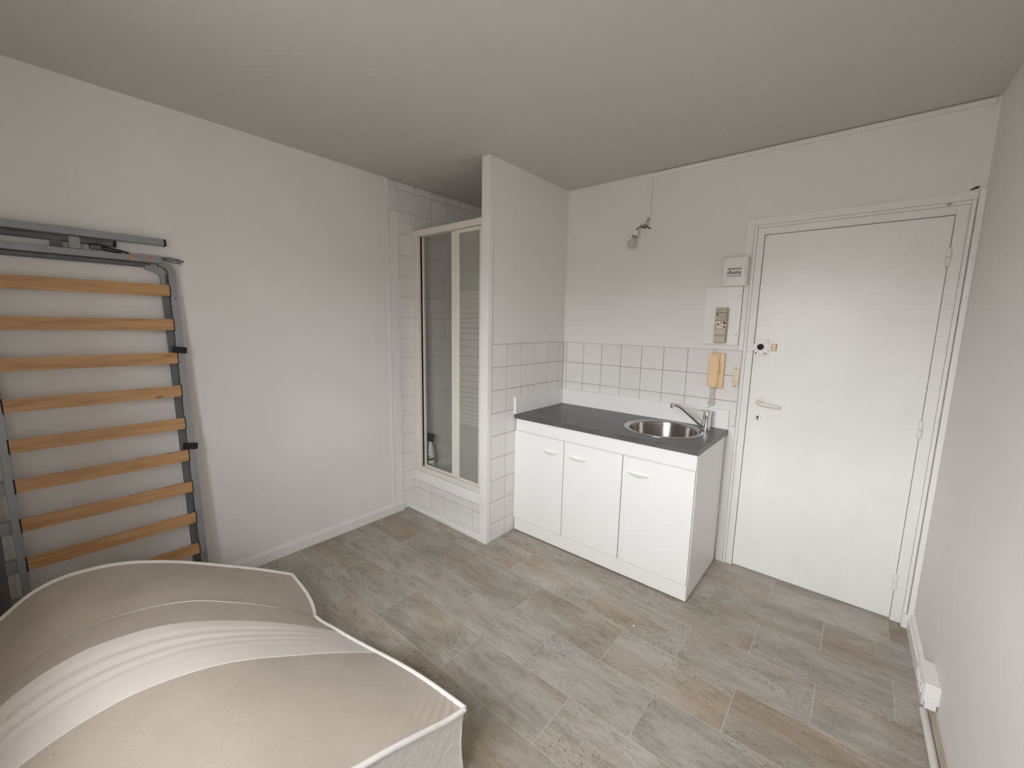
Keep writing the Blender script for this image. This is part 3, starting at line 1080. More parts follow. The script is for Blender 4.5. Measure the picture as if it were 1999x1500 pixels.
wrap('label', 'label_white', 200, 400, 0.008, 0.100, 1.008)
wrap('label_leaf', 'green', 255, 335, 0.07, 0.098, 1.02, lambda u: (0.068 + 0.012 * u, 0.078 + 0.022 * math.sin(math.pi * u)))
wrap('label_band', 'navy', 262, 372, 0.052, 0.066, 1.025, lambda u: (0.050 + 0.010 * u, 0.066 + 0.010 * u))
wrap('label_mark', 'grey_ink', 285, 335, 0.016, 0.030, 1.02)
bm = B(bx - 0.017, bx + 0.017, by - 0.013, by + 0.013, bz + 0.203, bz + 0.222, 0.003, 2)
put('cap', bm, 'black_rubber', bt)
bm = prism(bmesh.new(), [(bx - 0.034, bz + 0.236), (bx - 0.030, bz + 0.222), (bx + 0.012, bz + 0.221), (bx + 0.030, bz + 0.240), (bx + 0.046, bz + 0.243), (bx + 0.046, bz + 0.256), (bx + 0.022, bz + 0.266), (bx - 0.020, bz + 0.266), (bx - 0.033, bz + 0.255)],
           1, by - 0.012, by + 0.012)
hdp = put('spray_head', bm, 'black_rubber', bt)
put('trigger', prism(bmesh.new(), [(bx + 0.028, bz + 0.240), (bx + 0.034, bz + 0.240), (bx + 0.040, bz + 0.205), (bx + 0.034, bz + 0.203)], 1, by - 0.006, by + 0.006), 'black_rubber', hdp)

# ------------------------------------------------------------------ things on the back wall
o = B(0.604, 0.630, -0.010, 0.0038, 2.152, 2.420, 0.002)
box(o, 0.630, 2.085, -0.010, 0.0038, 2.398, 2.420, 0.002)
cd = put('cable_trunking', o, 'wall_paint')
tag(cd, 'white painted cable trunking below the ceiling turning down to the bulb', 'cable trunking')

lb = empty('light_bulb', (0.62, 0.0, 2.10), 'bare opal light bulb hanging by its wires from the wall', 'light bulb')
bc = Vector((0.540, -0.062, 1.985))
bd = Vector((0.016, 0.004, 0.051)).normalized()
q = bd.to_track_quat('Z', 'Y').to_matrix()
put('bulb', lathe(bmesh.new(), [(0.0, -0.031), (0.012, -0.0285), (0.022, -0.022), (0.029, -0.010), (0.0305, 0.0), (0.029, 0.010), (0.0235, 0.021), (0.017, 0.032), (0.0145, 0.042)], bc, 28, q), 'opal_glass', lb, smooth=180)
put('cap_ring', lathe(bmesh.new(), [(0.0145, 0.042), (0.0165, 0.043), (0.0165, 0.054), (0.0145, 0.055)], bc, 24, q), 'bulb_cap', lb, smooth=40)
put('socket', lathe(bmesh.new(), [(0.0155, 0.055), (0.0155, 0.068), (0.011, 0.082), (0.006, 0.090), (0.0, 0.091)], bc, 24, q), 'plastic_white', lb, smooth=50)
tip = bc + bd * 0.088
for k, off in enumerate((Vector((-0.003, 0, 0)), Vector((0.003, 0, 0.001)))):
    pts = [tip + off, Vector((0.568, -0.055, 2.080)) + off, Vector((0.578, -0.050, 2.090)) + off, Vector((0.600, -0.045, 2.083)) + off, Vector((0.622, -0.04, 2.079 + k * 0.004)),
           Vector((0.605, -0.045, 2.088)), Vector((0.586, -0.045, 2.101)) + off]
    put('wire', tube(bmesh.new(), pts, 0.0022, 6), 'wire', lb, smooth=180)
put('wire', tube(bmesh.new(), [(0.600, -0.035, 2.104), (0.618, -0.035, 2.098), (0.630, -0.035, 2.088), (0.637, -0.030, 2.074)], 0.0028, 6), 'wire', lb, smooth=180)
put('wire', tube(bmesh.new(), [(0.603, -0.030, 2.092), (0.618, -0.030, 2.090), (0.632, -0.022, 2.083), (0.640, -0.004, 2.080)], 0.0025, 6), 'wire', lb, smooth=180)
put('terminal_block', B(0.594, 0.626, -0.040, -0.020, 2.104, 2.116, 0.002), 'plastic_cream', lb)
for k in range(3):
    put('wire', tube(bmesh.new(), [(0.611 + k * 0.008, -0.004, 2.150), (0.620 + k * 0.006, -0.020, 2.134), (0.606 + k * 0.007, -0.030, 2.114)], 0.0015, 6), 'bulb_cap', lb, smooth=180)

fb = empty('fuse_box', (1.169, 0.0, 1.69), 'small white fuse box with a little window above the painted board', 'fuse box')
put('case', B(1.107, 1.232, -0.058, 0.003, 1.691, 1.852, 0.006, 3), 'plastic_white', fb, smooth=60)
bm = bmesh.new()
arc = [(1.109 + 0.118 * k / 12, 1.815 + 0.010 * (1 - ((k / 12) * 2 - 1) ** 2)) for k in range(13)]
prism(bm, [(1.109, 1.722)] + [(1.227, 1.722)] + arc[::-1], 1, -0.0625, -0.057)
cv = put('front_cover', bm, 'plastic_white', fb)
put('window_frame', B(1.112, 1.224, -0.0665, -0.062, 1.734, 1.797, 0.003, 2), 'plastic_white', fb)
wn = put('breaker_window', B(1.132, 1.203, -0.0675, -0.0660, 1.742, 1.789), 'grey_ink', fb)
for k in range(2):
    for (za, zb) in ((1.768, 1.780), (1.747, 1.755)):
        put('breaker_switch', B(1.134 + k * 0.035, 1.134 + k * 0.035 + 0.032, -0.0695, -0.0672, za, zb, 0.0006), 'label_white', wn)
    put('switch_toggle', B(1.146 + k * 0.035, 1.152 + k * 0.035, -0.0715, -0.0690, 1.766, 1.776), 'ink' if k == 0 else 'grey_ink', wn)
put('window_flap', B(1.205, 1.222, -0.0685, -0.0665, 1.739, 1.792, 0.002), 'plastic_white', fb)
for sx_, sz_ in ((1.1125, 1.838), (1.2245, 1.706)):
    put('screw_slot', B(sx_ - 0.0012, sx_ + 0.0012, -0.0588, -0.0575, sz_ - 0.005, sz_ + 0.005), 'grey_ink', fb)

mb = empty('mounting_board', (1.11, 0.0, 1.352), 'white painted wooden board holding the olive circuit breaker', 'board')
put('board', B(1.012, 1.209, -0.007, 0.0035, 1.353, 1.692, 0.0008), 'gloss_paint', mb)
put('painted_shadow_edge', B(1.0105, 1.2105, 0.0020, 0.0039, 1.3515, 1.6935), 'painted_gap_shade', mb)  # dark sheet just wider than the board, paints a shadow line round it
for sx_, sz_ in ((1.196, 1.637), (1.197, 1.411)):
    sc_ = put('screw_cap', lathe(bmesh.new(), [(0.0, 0.003), (0.0055, 0.0025), (0.007, 0.0)], (sx_, -0.007, sz_), 16, YROT), 'label_white', mb, smooth=50)
    put('screw_head', lathe(bmesh.new(), [(0.0, 0.0012), (0.002, 0.0)], (sx_, -0.0100, sz_), 10, YROT), 'ink', sc_)
for sx_, sz_ in ((1.028, 1.400), (1.184, 1.523), (1.028, 1.63)):
    put('filled_hole', lathe(bmesh.new(), [(0.0, 0.001), (0.006, 0.0009), (0.0085, 0.0)], (sx_, -0.007, sz_), 14, YROT), 'trim_paint', mb, smooth=50)

br = empty('circuit_breaker', (1.114, -0.007, 1.364), 'olive grey main circuit breaker with black and red buttons on the board', 'circuit breaker')
put('case', B(1.083, 1.147, -0.045, -0.0072, 1.3645, 1.570, 0.003, 2), 'plastic_olive', br)
for za, zb in ((1.5385, 1.569), (1.4935, 1.5365), (1.409, 1.4455), (1.367, 1.4075)):
    put('cover', B(1.0845, 1.1455, -0.0535, -0.0452, za, zb, 0.0015), 'plastic_olive' if zb > 1.45 else 'plastic_olive_pale', br)
lp = put('label_plate', B(1.096, 1.1455, -0.0525, -0.0452, 1.4475, 1.4925, 0.001), 'plastic_cream', br)
put('button', B(1.133, 1.1435, -0.0580, -0.0526, 1.4725, 1.489, 0.001), 'ink', lp, )
put('button', B(1.132, 1.1435, -0.0580, -0.0526, 1.4525, 1.463, 0.001), 'red', lp)
put('print_mark', B(1.100, 1.110, -0.0530, -0.0524, 1.467, 1.477), 'ink', lp)
put('print_mark', B(1.116, 1.1285, -0.0530, -0.0524, 1.482, 1.487), 'red', lp)
for k, (xa, xb, z_) in enumerate(((1.114, 1.119, 1.468), (1.114, 1.120, 1.474), (1.116, 1.121, 1.480), (1.113, 1.121, 1.460), (1.120, 1.129, 1.464))):
    put('print_mark', B(xa, xb, -0.0530, -0.0524, z_, z_ + 0.003), 'grey_ink', lp)
put('seal_screw', lathe(bmesh.new(), [(0.0, 0.002), (0.005, 0.0015), (0.0055, 0.0)], (1.097, -0.0534, 1.529), 14, YROT), 'ink', br)
for (za, zb) in ((1.503, 1.511), (1.478, 1.487)):
    put('side_tab', B(1.0845, 1.0925, -0.0500, -0.0452, za, zb, 0.001), 'label_white', br)
put('print_line', B(1.094, 1.140, -0.0540, -0.0534, 1.5345 + 0.006, 1.5345 + 0.0075), 'ink', br)
for xa, xb in ((1.092, 1.108), (1.113, 1.132)):
    put('print_line', B(xa, xb, -0.0540, -0.0534, 1.4005, 1.4025), 'grey_ink', br)

ic = empty('intercom_handset', (1.112, 0.0, 1.09), 'peach coloured intercom telephone with coiled cord on the white tiles', 'intercom')
put('base', B(1.076, 1.152, -0.030, -0.0008, 1.091, 1.302, 0.006, 3), 'peach', ic, smooth=60)
bm = bmesh.new()
xa, xb, zt_, zb_, r_ = 1.070, 1.127, 1.300, 1.094, 0.022
pr = [(xa + 0.004, zt_), (xb - 0.004, zt_), (xb, zt_ - 0.005)]
pr += [(xb - r_ + r_ * math.cos(R(a)), zb_ + r_ + r_ * math.sin(R(a))) for a in range(0, -91, -15)]
pr += [(xa + r_ - r_ * math.sin(R(a)), zb_ + r_ - r_ * math.cos(R(a))) for a in range(0, 91, 15)]
pr += [(xa, zt_ - 0.005)]
prism(bm, pr, 1, -0.056, -0.031)
bmesh.ops.bevel(bm, geom=[e for e in bm.edges if all(abs(v_.co.y + 0.056) < 1e-5 for v_ in e.verts)], offset=0.007, segments=3, affect='EDGES')
put('handset', bm, 'peach', ic, smooth=50)
put('door_button', B(1.1275, 1.137, -0.0325, -0.0295, 1.176, 1.247, 0.002, 2), 'orange', ic)
put('button_face', B(1.1292, 1.1353, -0.0335, -0.0320, 1.179, 1.244, 0.001), 'peach', ic)
cpts = []
path = [Vector(c) for c in ((1.098, -0.040, 1.096), (1.100, -0.034, 1.060), (1.097, -0.030, 1.035), (1.088, -0.028, 1.012), (1.081, -0.028, 1.000), (1.084, -0.028, 0.989), (1.096, -0.030, 0.987), (1.106, -0.032, 0.994), (1.108, -0.032, 1.012), (1.106, -0.030, 1.040), (1.106, -0.024, 1.070), (1.108, -0.020, 1.092))]


def spline(P, t_):
    n = len(P) - 1
    i = min(int(t_ * n), n - 1)
    f_ = t_ * n - i
    p0, p1, p2, p3 = P[max(i - 1, 0)], P[i], P[i + 1], P[min(i + 2, n)]
    return 0.5 * ((2 * p1) + (-p0 + p2) * f_ + (2 * p0 - 5 * p1 + 4 * p2 - p3) * f_ ** 2 + (-p0 + 3 * p1 - 3 * p2 + p3) * f_ ** 3)


NP, TURNS = 420, 34
for k in range(NP + 1):
    t_ = k / NP
    c_ = spline(path, t_)
    dd = (spline(path, min(1, t_ + 0.01)) - spline(path, max(0, t_ - 0.01))).normalized()
    a_ = Vector((0, 1, 0)); a_ = (a_ - dd * a_.dot(dd)).normalized()
    b_ = dd.cross(a_)
    w = 2 * math.pi * TURNS * t_
    cpts.append(c_ + (a_ * math.cos(w) + b_ * math.sin(w)) * 0.0052)
put('coiled_cord', tube(bmesh.new(), cpts, 0.0017, 5), 'ivory', ic, smooth=180)
put('feed_wire', tube(bmesh.new(), [(1.093, -0.006, 1.298), (1.094, -0.004, 1.312), (1.096, -0.002, 1.325)], 0.002, 6), 'plastic_cream', ic, smooth=180)

sw = empty('bell_plate', (1.2145, 0.0, 1.10), 'narrow beige plate with two small buttons beside the intercom', 'switch plate')
put('plate', B(1.1975, 1.2315, -0.0075, -0.0006, 1.1015, 1.2215, 0.003, 2), 'plastic_cream', sw, smooth=60)
for z_ in (1.2115, 1.1115):
    put('screw', lathe(bmesh.new(), [(0.0, 0.001), (0.003, 0.0008), (0.0035, 0.0)], (1.2145, -0.0075, z_), 12, YROT), 'ink', sw)
for z_ in (1.183, 1.139):
    put('button', B(1.2085, 1.2205, -0.0105, -0.0075, z_ - 0.0085, z_ + 0.0085, 0.0012), 'plastic_cream', sw)

# ------------------------------------------------------------------ right wall: socket and conduit
so = empty('wall_socket', (2.10, -0.645, 0.11), 'white double socket box low on the right wall above the baseboard', 'socket')
Mz = Matrix.Translation((xr(-0.645), -0.645, 0.0)) @ Matrix.Rotation(math.atan(0.024), 4, 'Z')
put('box', B(-0.042, 0.0, -0.076, 0.076, 0.118, 0.192, 0.004, 2, M=Mz), 'plastic_white', so)
put('face_frame', B(-0.046, -0.0415, -0.071, 0.071, 0.122, 0.188, 0.002, 1, M=Mz), 'plastic_white', so)
for a in (-0.034, 0.034):
    bm = bmesh.new()
    Mx = Mz @ Matrix.Translation((-0.046, a, 0.155)) @ Matrix.Rotation(R(-90), 4, 'Y')
    bm2 = bmesh.new()
    lathe(bm2, [(0.027, -0.0002), (0.027, 0.003), (0.024, 0.0035), (0.0215, 0.0008), (0.0, 0.0008)], (0, 0, 0), 4)
    merge(bm, bm2, Mx @ Matrix.Rotation(R(45), 4, 'Z'))
    put('outlet', bm, 'plastic_white', so)
put('lower_shroud', B(-0.036, -0.005, -0.074, 0.070, 0.094, 0.1178, 0.002, 1, M=Mz), 'plastic_white', so)
pts = [(xr(y_) - 0.0172, y_, 0.0130) for y_ in (-0.615, -0.9, -1.2, -1.6, -2.2, -2.8, Y_REAR + 0.02)]
pc = put('cable_conduit', tube(bmesh.new(), pts, 0.0120, 14), 'cable_white', smooth=60)
tag(pc, 'white round conduit pipe on the floor running from the wall socket', 'conduit')

# ------------------------------------------------------------------ slatted bed frame leaning on the left wall
bf = empty('slatted_bed_frame', (-0.66, -2.50, 0.0), 'grey steel bed frame with wooden slats leaning upright on the left wall', 'bed frame')
LEAN = math.atan(0.12 / 1.65)
# local axes of the leaning frame: d out of its face, y along the wall, h up its length
LM = Matrix.Translation((-0.6727, 0, 0)) @ Matrix.Rotation(-LEAN, 4, 'Y')
K = 1.00264


def LB(name, d0, d1, y0, y1, z0, z1, m, parent=None, bev=0.0015):
    return put(name, B(d0, d1, y0, y1, z0 * K, z1 * K, bev, 1, M=LM), m, parent or bf)


def L3(d_, y_, z_):
    return LM @ Vector((d_, y_, z_ * K))


def band(name, path, w0, d0, d1, m):
    """flat bar of width w0 (in the frame's plane) following a path of (y, z)"""
    bm = bmesh.new()
    P = [Vector((a, b)) for a, b in path]
    sec = []
    for i, p in enumerate(P):
        t_ = (P[min(i + 1, len(P) - 1)] - P[max(i - 1, 0)]).normalized()
        n_ = Vector((-t_.y, t_.x)) * w0 / 2
        a, b = p + n_, p - n_
        sec.append([bm.verts.new(L3(d1, a.x, a.y)), bm.verts.new(L3(d1, b.x, b.y)), bm.verts.new(L3(d0, b.x, b.y)), bm.verts.new(L3(d0, a.x, a.y))])
    for a, b in zip(sec, sec[1:]):
        for k in range(4):
            bm.faces.new((a[k], a[(k + 1) % 4], b[(k + 1) % 4], b[k]))
    bm.faces.new(sec[0][::-1]); bm.faces.new(sec[-1])
    bmesh.ops.recalc_face_normals(bm, faces=bm.faces)
    return put(name, bm, m, bf)


# side rails
cz = lambda a0, a1, cy_, cz_, r_: [(cy_ + r_ * math.cos(R(a0 + (a1 - a0) * k / 8)), cz_ + r_ * math.sin(R(a0 + (a1 - a0) * k / 8))) for k in range(9)]
band('side_rail', [(-2.262, 1.706)] + cz(85, 4, -2.262, 1.660, 0.046) + [(-2.2165, 1.60), (-2.2165, 1.2), (-2.2165, 0.6), (-2.2160, 0.015)], 0.029, -0.030, 0.003, 'steel_grey')
band('side_rail', [(-2.2455, 1.655), (-2.2455, 1.2), (-2.2455, 0.6), (-2.2450, 0.015)], 0.025, -0.032, -0.012, 'steel_dark')
for k, (off, w_) in enumerate(((0.012, 0.010), (0.030, 0.009))):
    band('corner_tube', [(-2.310, 1.690 - off * .4)] + cz(80, 0, -2.285 - off * .3, 1.648 - off * .5, 0.040) + [(-2.247 - off * .3, 1.60)], w_, -0.024, -0.004 - k * 0.003, 'steel_grey')
LB('side_rail', -0.030, 0.004, -2.8125, -2.7865, 0.015, 1.70, 'steel_grey')
LB('outer_post', -0.045, -0.006, -2.905, -2.843, 0.010, 1.66, 'steel_dark')
# cross bars at the top
LB('top_rail', -0.030, 0.002, -2.93, -2.262, 1.704, 1.732, 'steel_grey')
LB('top_rail_lip', -0.036, -0.012, -2.93, -2.290, 1.685, 1.7025, 'steel_dark')
lg = LB('folded_leg', -0.014, 0.016, -2.93, -2.236, 1.785, 1.814, 'steel_grey')
LB('end_cap', -0.0145, 0.0165, -2.236, -2.227, 1.7845, 1.8145, 'black_rubber', lg)
lg = LB('folded_leg', -0.036, -0.012, -2.93, -2.408, 1.762, 1.784, 'steel_dark')
LB('end_cap', -0.0365, -0.0115, -2.408, -2.398, 1.7615, 1.7845, 'black_rubber', lg)
LB('leg_bracket', -0.030, -0.016, -2.600, -2.566, 1.733, 1.783, 'steel_dark')
LB('leg_bracket', -0.018, 0.000, -2.547, -2.512, 1.733, 1.784, 'steel_grey')
pt = LB('hinge_plate', 0.002, 0.006, -2.362, -2.246, 1.703, 1.737, 'steel_grey')
for y_ in (-2.352, -2.292):
    M_ = LM.to_3x3() @ Matrix.Rotation(R(90), 3, 'Y')
    put('rivet', lathe(bmesh.new(), [(0.0, 0.003), (0.008, 0.002), (0.011, 0.0)], L3(0.006, y_, 1.720), 18, M_), 'copper', pt, smooth=50)
ck = empty('strap_buckle', L3(0.0, -2.44, 1.75), parent=bf)
put('strap', tube(bmesh.new(), [L3(0.004, -2.363, 1.735), L3(0.0, -2.40, 1.745), L3(-0.004, -2.435, 1.752), L3(-0.004, -2.46, 1.752)], 0.004, 6), 'black_rubber', ck)
put('strap', tube(bmesh.new(), [L3(-0.006, -2.385, 1.735), L3(-0.008, -2.42, 1.738), L3(-0.006, -2.45, 1.744)], 0.004, 6), 'black_rubber', ck)
put('buckle', B(-0.012, 0.006, -2.487, -2.448, 1.738 * K, 1.757 * K, 0.003, 1, M=LM), 'steel_dark', ck)
put('loop', tube(bmesh.new(), [L3(0.004, -2.487 + 0.019 + 0.02 * math.cos(a_), 1.753 + 0.008 * math.sin(a_)) for a_ in [2 * math.pi * k / 16 for k in range(17)]], 0.002, 6), 'black_rubber', ck)
# wire clip at the corner
wc = empty('corner_clip', L3(0.0, -2.21, 1.73), parent=bf)
for dz, y2 in ((0.006, -2.188), (-0.003, -2.170), (-0.012, -2.180)):
    put('prong', tube(bmesh.new(), [L3(0.004, -2.248, 1.728 + dz * .4), L3(0.004, -2.222, 1.727 + dz), L3(0.004, y2, 1.722 + dz)], 0.0032, 6), 'steel_dark', wc)
put('clip_eye', tube(bmesh.new(), [L3(0.004, -2.180 + 0.013 * math.cos(a_), 1.722 + 0.005 * math.sin(a_)) for a_ in [2 * math.pi * k / 14 for k in range(15)]], 0.0022, 6), 'steel_dark', wc)
# slats: gently bowed towards the room, held in the rails
for k in range(10):
    zc = 1.579 - 0.1600 * k
    bm = bmesh.new()
    N = 14
    sec = []
    for i in range(N + 1):
        t_ = i / N
        y_ = -2.786 + t_ * (2.786 - 2.2325)
        bow = 0.006 * (1 - (2 * t_ - 1) ** 2)
        sec.append([bm.verts.new(L3(d_ + bow, y_, zc + s2)) for d_, s2 in ((0.004, 0.0265), (0.004, -0.0265), (-0.005, -0.0265), (-0.005, 0.0265))])
    for a, b in zip(sec, sec[1:]):
        for j in range(4):
            bm.faces.new((a[j], a[(j + 1) % 4], b[(j + 1) % 4], b[j]))
    bm.faces.new(sec[0][::-1]); bm.faces.new(sec[-1])
    bmesh.ops.recalc_face_normals(bm, faces=bm.faces)
    sl = put('slat', bm, 'beech', bf)
    LB('slat_holder', -0.012, 0.0055, -2.2325, -2.2285, zc - 0.030, zc + 0.029, 'black_rubber', sl, 0.0005)
    LB('slat_holder', -0.012, 0.0065, -2.7905, -2.7862, zc - 0.030, zc + 0.029, 'black_rubber', sl, 0.0005)
    LB('cross_piece', -0.030, -0.010, -2.846, -2.8105, zc - 0.030, zc + 0.024, 'steel_grey')
for zc, tl in ((1.297, 8), (0.823, 10)):
    M_ = LM @ Matrix.Translation((0.006, -2.221, zc * K)) @ Matrix.Rotation(R(-tl), 4, 'X')
    put('mattress_stop', B(-0.012, 0.012, -0.027, 0.027, -0.015, 0.015, 0.002, 1, M=M_), 'black_rubber', bf)
for y_, z_ in ((-2.2145, 1.545), (-2.2145, 0.255)):
    M_ = LM.to_3x3() @ Matrix.Rotation(R(90), 3, 'Y')
    put('rail_hole', lathe(bmesh.new(), [(0.0, 0.0006), (0.0035, 0.0006), (0.0035, 0.0)], L3(0.003, y_, z_), 10, M_), 'ink', bf)

# ------------------------------------------------------------------ mattress, humped between floor and frame
mt = empty('mattress', (0.30, -2.55, 0.0), 'beige mattress with a white middle band and quilted border humped on the floor', 'mattress')


def interp(tab, y):
    """smooth (monotone-ish Catmull-Rom) through (y, z) sorted by falling y"""
    n = len(tab)
    if y >= tab[0][0]:
        return tab[0][1] + (y - tab[0][0]) * (tab[1][1] - tab[0][1]) / (tab[1][0] - tab[0][0])
    for i in range(n - 1):
        if tab[i + 1][0] <= y <= tab[i][0]:
            a, b = tab[i], tab[i + 1]

            def slope(j):
                j0, j1 = max(j - 1, 0), min(j + 1, n - 1)
                return (tab[j1][1] - tab[j0][1]) / (tab[j1][0] - tab[j0][0])
            h_ = b[0] - a[0]
            t_ = (y - a[0]) / h_
            return ((2 * t_ ** 3 - 3 * t_ ** 2 + 1) * a[1] + (t_ ** 3 - 2 * t_ ** 2 + t_) * h_ * slope(i)
                    + (-2 * t_ ** 3 + 3 * t_ ** 2) * b[1] + (t_ ** 3 - t_ ** 2) * h_ * slope(i + 1))
    return tab[-1][1]


CUR = [  # X of a lengthwise line on the mattress, where it meets the end seam, its height profile (y, z)
    (-0.350, -1.931, [(-1.931, 0.151), (-2.090, 0.255), (-2.267, 0.361), (-2.370, 0.419), (-2.465, 0.464), (-2.551, 0.495), (-2.633, 0.510), (-2.710, 0.510), (-2.782, 0.486), (-2.855, 0.430), (-2.96, 0.355), (-3.09, 0.29)]),
    (0.080, -2.011, [(-2.011, 0.174), (-2.068, 0.230), (-2.205, 0.339), (-2.325, 0.420), (-2.411, 0.471), (-2.491, 0.500), (-2.565, 0.517), (-2.667, 0.525), (-2.729, 0.514), (-2.789, 0.487), (-2.848, 0.440), (-2.96, 0.355), (-3.09, 0.29)]),
    (0.220, -1.977, [(-1.977, 0.163), (-2.085, 0.251), (-2.218, 0.349), (-2.362, 0.440), (-2.442, 0.483), (-2.515, 0.514), (-2.584, 0.531), (-2.677, 0.540), (-2.735, 0.531), (-2.789, 0.513), (-2.841, 0.482), (-2.96, 0.385), (-3.09, 0.30)]),
    (0.440, -1.934, [(-1.934, 0.164), (-2.018, 0.221), (-2.130, 0.291), (-2.274, 0.374), (-2.343, 0.413), (-2.422, 0.450), (-2.493, 0.474), (-2.557, 0.489), (-2.617, 0.497), (-2.673, 0.495), (-2.724, 0.488), (-2.773, 0.475), (-2.817, 0.458), (-2.96, 0.385), (-3.09, 0.30)]),
    (0.935, -1.928, [(-1.928, 0.249), (-2.004, 0.268), (-2.114, 0.309), (-2.209, 0.343), (-2.284, 0.366), (-2.40, 0.405), (-2.50, 0.430), (-2.60, 0.440), (-2.70, 0.436), (-2.80, 0.415), (-2.96, 0.35), (-3.09, 0.29)]),
]
Y_END = -3.07
# columns across the mattress: (X, weights by interpolation)
COLX = [-0.350, -0.335, -0.30, -0.22, -0.14, -0.06, 0.01, 0.05, 0.066, 0.080, 0.094, 0.115, 0.145, 0.18, 0.22, 0.232, 0.243, 0.252, 0.261, 0.270, 0.279, 0.288, 0.297, 0.306, 0.315, 0.324, 0.333, 0.342, 0.351, 0.360, 0.370, 0.380, 0.392, 0.405, 0.420, 0.432, 0.440, 0.455, 0.50, 0.57, 0.65, 0.69, 0.715, 0.735] + [0.747 + 0.0075 * k for k in range(25)] + [0.935]
NR = 84


def surf(x, s):
    i = 0
    while i < len(CUR) - 2 and x > CUR[i + 1][0]:
        i += 1
    a, b = CUR[i], CUR[i + 1]
    u = (x - a[0]) / (b[0] - a[0])
    ue = u * u * (3 - 2 * u) if i == 1 else u
    ye = a[1] + (b[1] - a[1]) * ue
    if i == 0:
        ye += 0.022 * math.sin(math.pi * u ** 1.4)
    y = ye + (Y_END - ye) * s
    za, zb = interp(a[2], y), interp(b[2], y)
    z = za + (zb - za) * u
    # cushion: seams pull in, panels swell a little
    if i in (0, 3):
        z += 0.014 * math.sin(math.pi * u) * (1 - 0.5 * s)
    # gathers: crease beside the ridge at x = 0.08 and folds in the white band
    z -= 0.016 * math.exp(-((x - 0.060) / 0.014) ** 2) * (1 - s) ** 0.3
    z += 0.006 * math.exp(-((x - 0.092) / 0.014) ** 2)
    for xc, am, wd in ((0.262, 0.0060, 0.009), (0.300, 0.0080, 0.010), (0.338, 0.0060, 0.012), (0.375, 0.0025, 0.012)):
        z -= am * math.exp(-((x - xc - 0.010 * math.sin(4 * y + xc * 20)) / wd) ** 2) * min(1, s * 6 + 0.3)
    # pulled wrinkles at the near corner
    if x > 0.6:
        cdist = math.hypot(x - 0.935, y + 1.928)
        z += 0.0042 * math.sin(235 * (0.80 * (x - 0.935) + 0.60 * (y + 1.928))) * math.exp(-(cdist / 0.14) ** 2) * min(1, (0.935 - x) / 0.02) * min(1, (-1.928 - y) / 0.02)
    return Vector((x, y, z))


GRID = [[surf(x, (j / NR) ** 1.15) for j in range(NR + 1)] for x in COLX]


def patch(name, m, i0, i1, sub=True):
    bm = bmesh.new()
    vs = [[bm.verts.new(GRID[i][j]) for j in range(NR + 1)] for i in range(i0, i1 + 1)]
    for a, b in zip(vs, vs[1:]):
        for j in range(NR):
            bm.faces.new((a[j], b[j], b[j + 1], a[j + 1]))
    bmesh.ops.recalc_face_normals(bm, faces=bm.faces)
    for f in bm.faces:
        if f.normal.z < 0:
            f.normal_flip()
    return put(name, bm, m, mt, smooth=180)


iC2, iC3 = COLX.index(0.22), COLX.index(0.440)
patch('beige_panel', 'knit_beige', 0, iC2)
patch('white_band', 'jersey_white', iC2, iC3)
patch('beige_panel', 'knit_beige', iC3, len(COLX) - 1)


def under(p, s):
    t_ = min(0.235, max(0.02, p.z - 0.010))
    return Vector((p.x, p.y, p.z - t_))


bm = bmesh.new()
loop = [GRID[i][0] for i in range(len(COLX))] + [GRID[-1][j] for j in range(1, NR + 1)] + [GRID[i][NR] for i in range(len(COLX) - 2, -1, -1)] + [GRID[0][j] for j in range(NR - 1, 0, -1)]
rows = []
n = len(loop)
for k, p in enumerate(loop):
    q = under(p, 0)
    o_ = (loop[(k + 1) % n] - loop[k - 1])
    nrm = Vector((-o_.y, o_.x, 0))
    nrm = nrm.normalized() if nrm.length > 1e-6 else Vector((0, 0, 0))
    rows.append([bm.verts.new(p.lerp(q, f_) + nrm * (-0.010 * math.sin(math.pi * f_)) * (-1 if False else 1)) for f_ in (0, .12, .3, .5, .7, .88, 1)])
for k in range(n):
    a, b = rows[k], rows[(k + 1) % n]
    for j in range(6):
        bm.faces.new((a[j], b[j], b[j + 1], a[j + 1]))
bmesh.ops.recalc_face_normals(bm, faces=bm.faces)
put('quilted_border', bm, 'quilted_white', mt, smooth=180)
bm = bmesh.new()
vs = [[bm.verts.new(under(GRID[i][j], 0)) for j in range(0, NR + 1, 2)] for i in range(0, len(COLX), 2)]
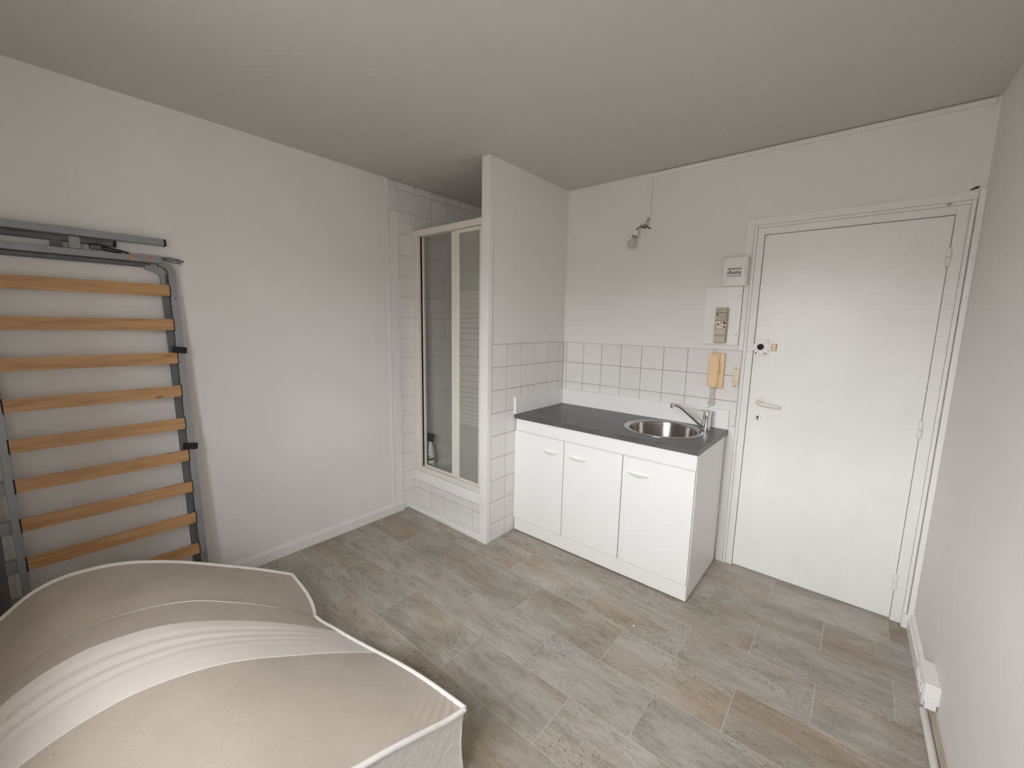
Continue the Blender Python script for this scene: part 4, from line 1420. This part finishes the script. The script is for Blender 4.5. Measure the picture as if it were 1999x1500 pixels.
for a, b in zip(vs, vs[1:]):
    for j in range(len(a) - 1):
        bm.faces.new((a[j + 1], b[j + 1], b[j], a[j]))
put('underside', bm, 'jersey_white', mt, smooth=180)
# piping round the edge, thin seams between panels
put('piping', tube(bmesh.new(), [GRID[0][j] + Vector((-0.002, 0, 0.001)) for j in range(NR, -1, -1)], 0.0085, 8), 'piping_white', mt, smooth=180)
put('piping', tube(bmesh.new(), [GRID[i][0] + Vector((0, 0.002, 0.001)) for i in range(len(COLX))], 0.0078, 8), 'piping_white', mt, smooth=180)
put('piping', tube(bmesh.new(), [GRID[-1][j] + Vector((0.002, 0, 0.001)) for j in range(NR + 1)], 0.0085, 8), 'piping_white', mt, smooth=180)
put('seam', tube(bmesh.new(), [GRID[iC3][j] + Vector((0, 0, 0.0005)) for j in range(NR + 1)], 0.0017, 6), 'piping_white', mt, smooth=180)
put('seam', tube(bmesh.new(), [GRID[COLX.index(0.094)][j] + Vector((-0.004, 0, 0.0006)) for j in range(12, NR + 1)], 0.0022, 6, rr=[0.0004 + 0.0014 * (1 - abs(2 * min(1, j / (NR - 40)) - 1)) for j in range(NR - 11)]), 'piping_white', mt, smooth=180)

# ------------------------------------------------------------------ specks left on the floor
for nm, xs_, ys_, r_, m_, lab in (('crumb', -0.770, -1.307, 0.006, 'crumb', 'dark crumb on the floor by the left baseboard'),
                                  ('crumb', 0.123, -0.657, 0.0045, 'crumb', 'dark crumb on the floor by the sink cabinet corner'),
                                  ('paint_flake', 1.060, -0.916, 0.005, 'chip_white', 'tiny white paint flake on the floor before the sink cabinet'),
                                  ('paint_flake', 1.237, -0.612, 0.0035, 'chip_white', 'tiny white paint flake on the floor beside the cabinet side')):
    bm = bmesh.new()
    bmesh.ops.create_icosphere(bm, subdivisions=1, radius=r_)
    for v_ in bm.verts:
        v_.co = Vector((xs_ + v_.co.x * random.uniform(.8, 1.3), ys_ + v_.co.y * random.uniform(.6, 1.2), r_ * 0.4 + v_.co.z * 0.4))
    tag(put(nm, bm, m_), lab, 'crumb')
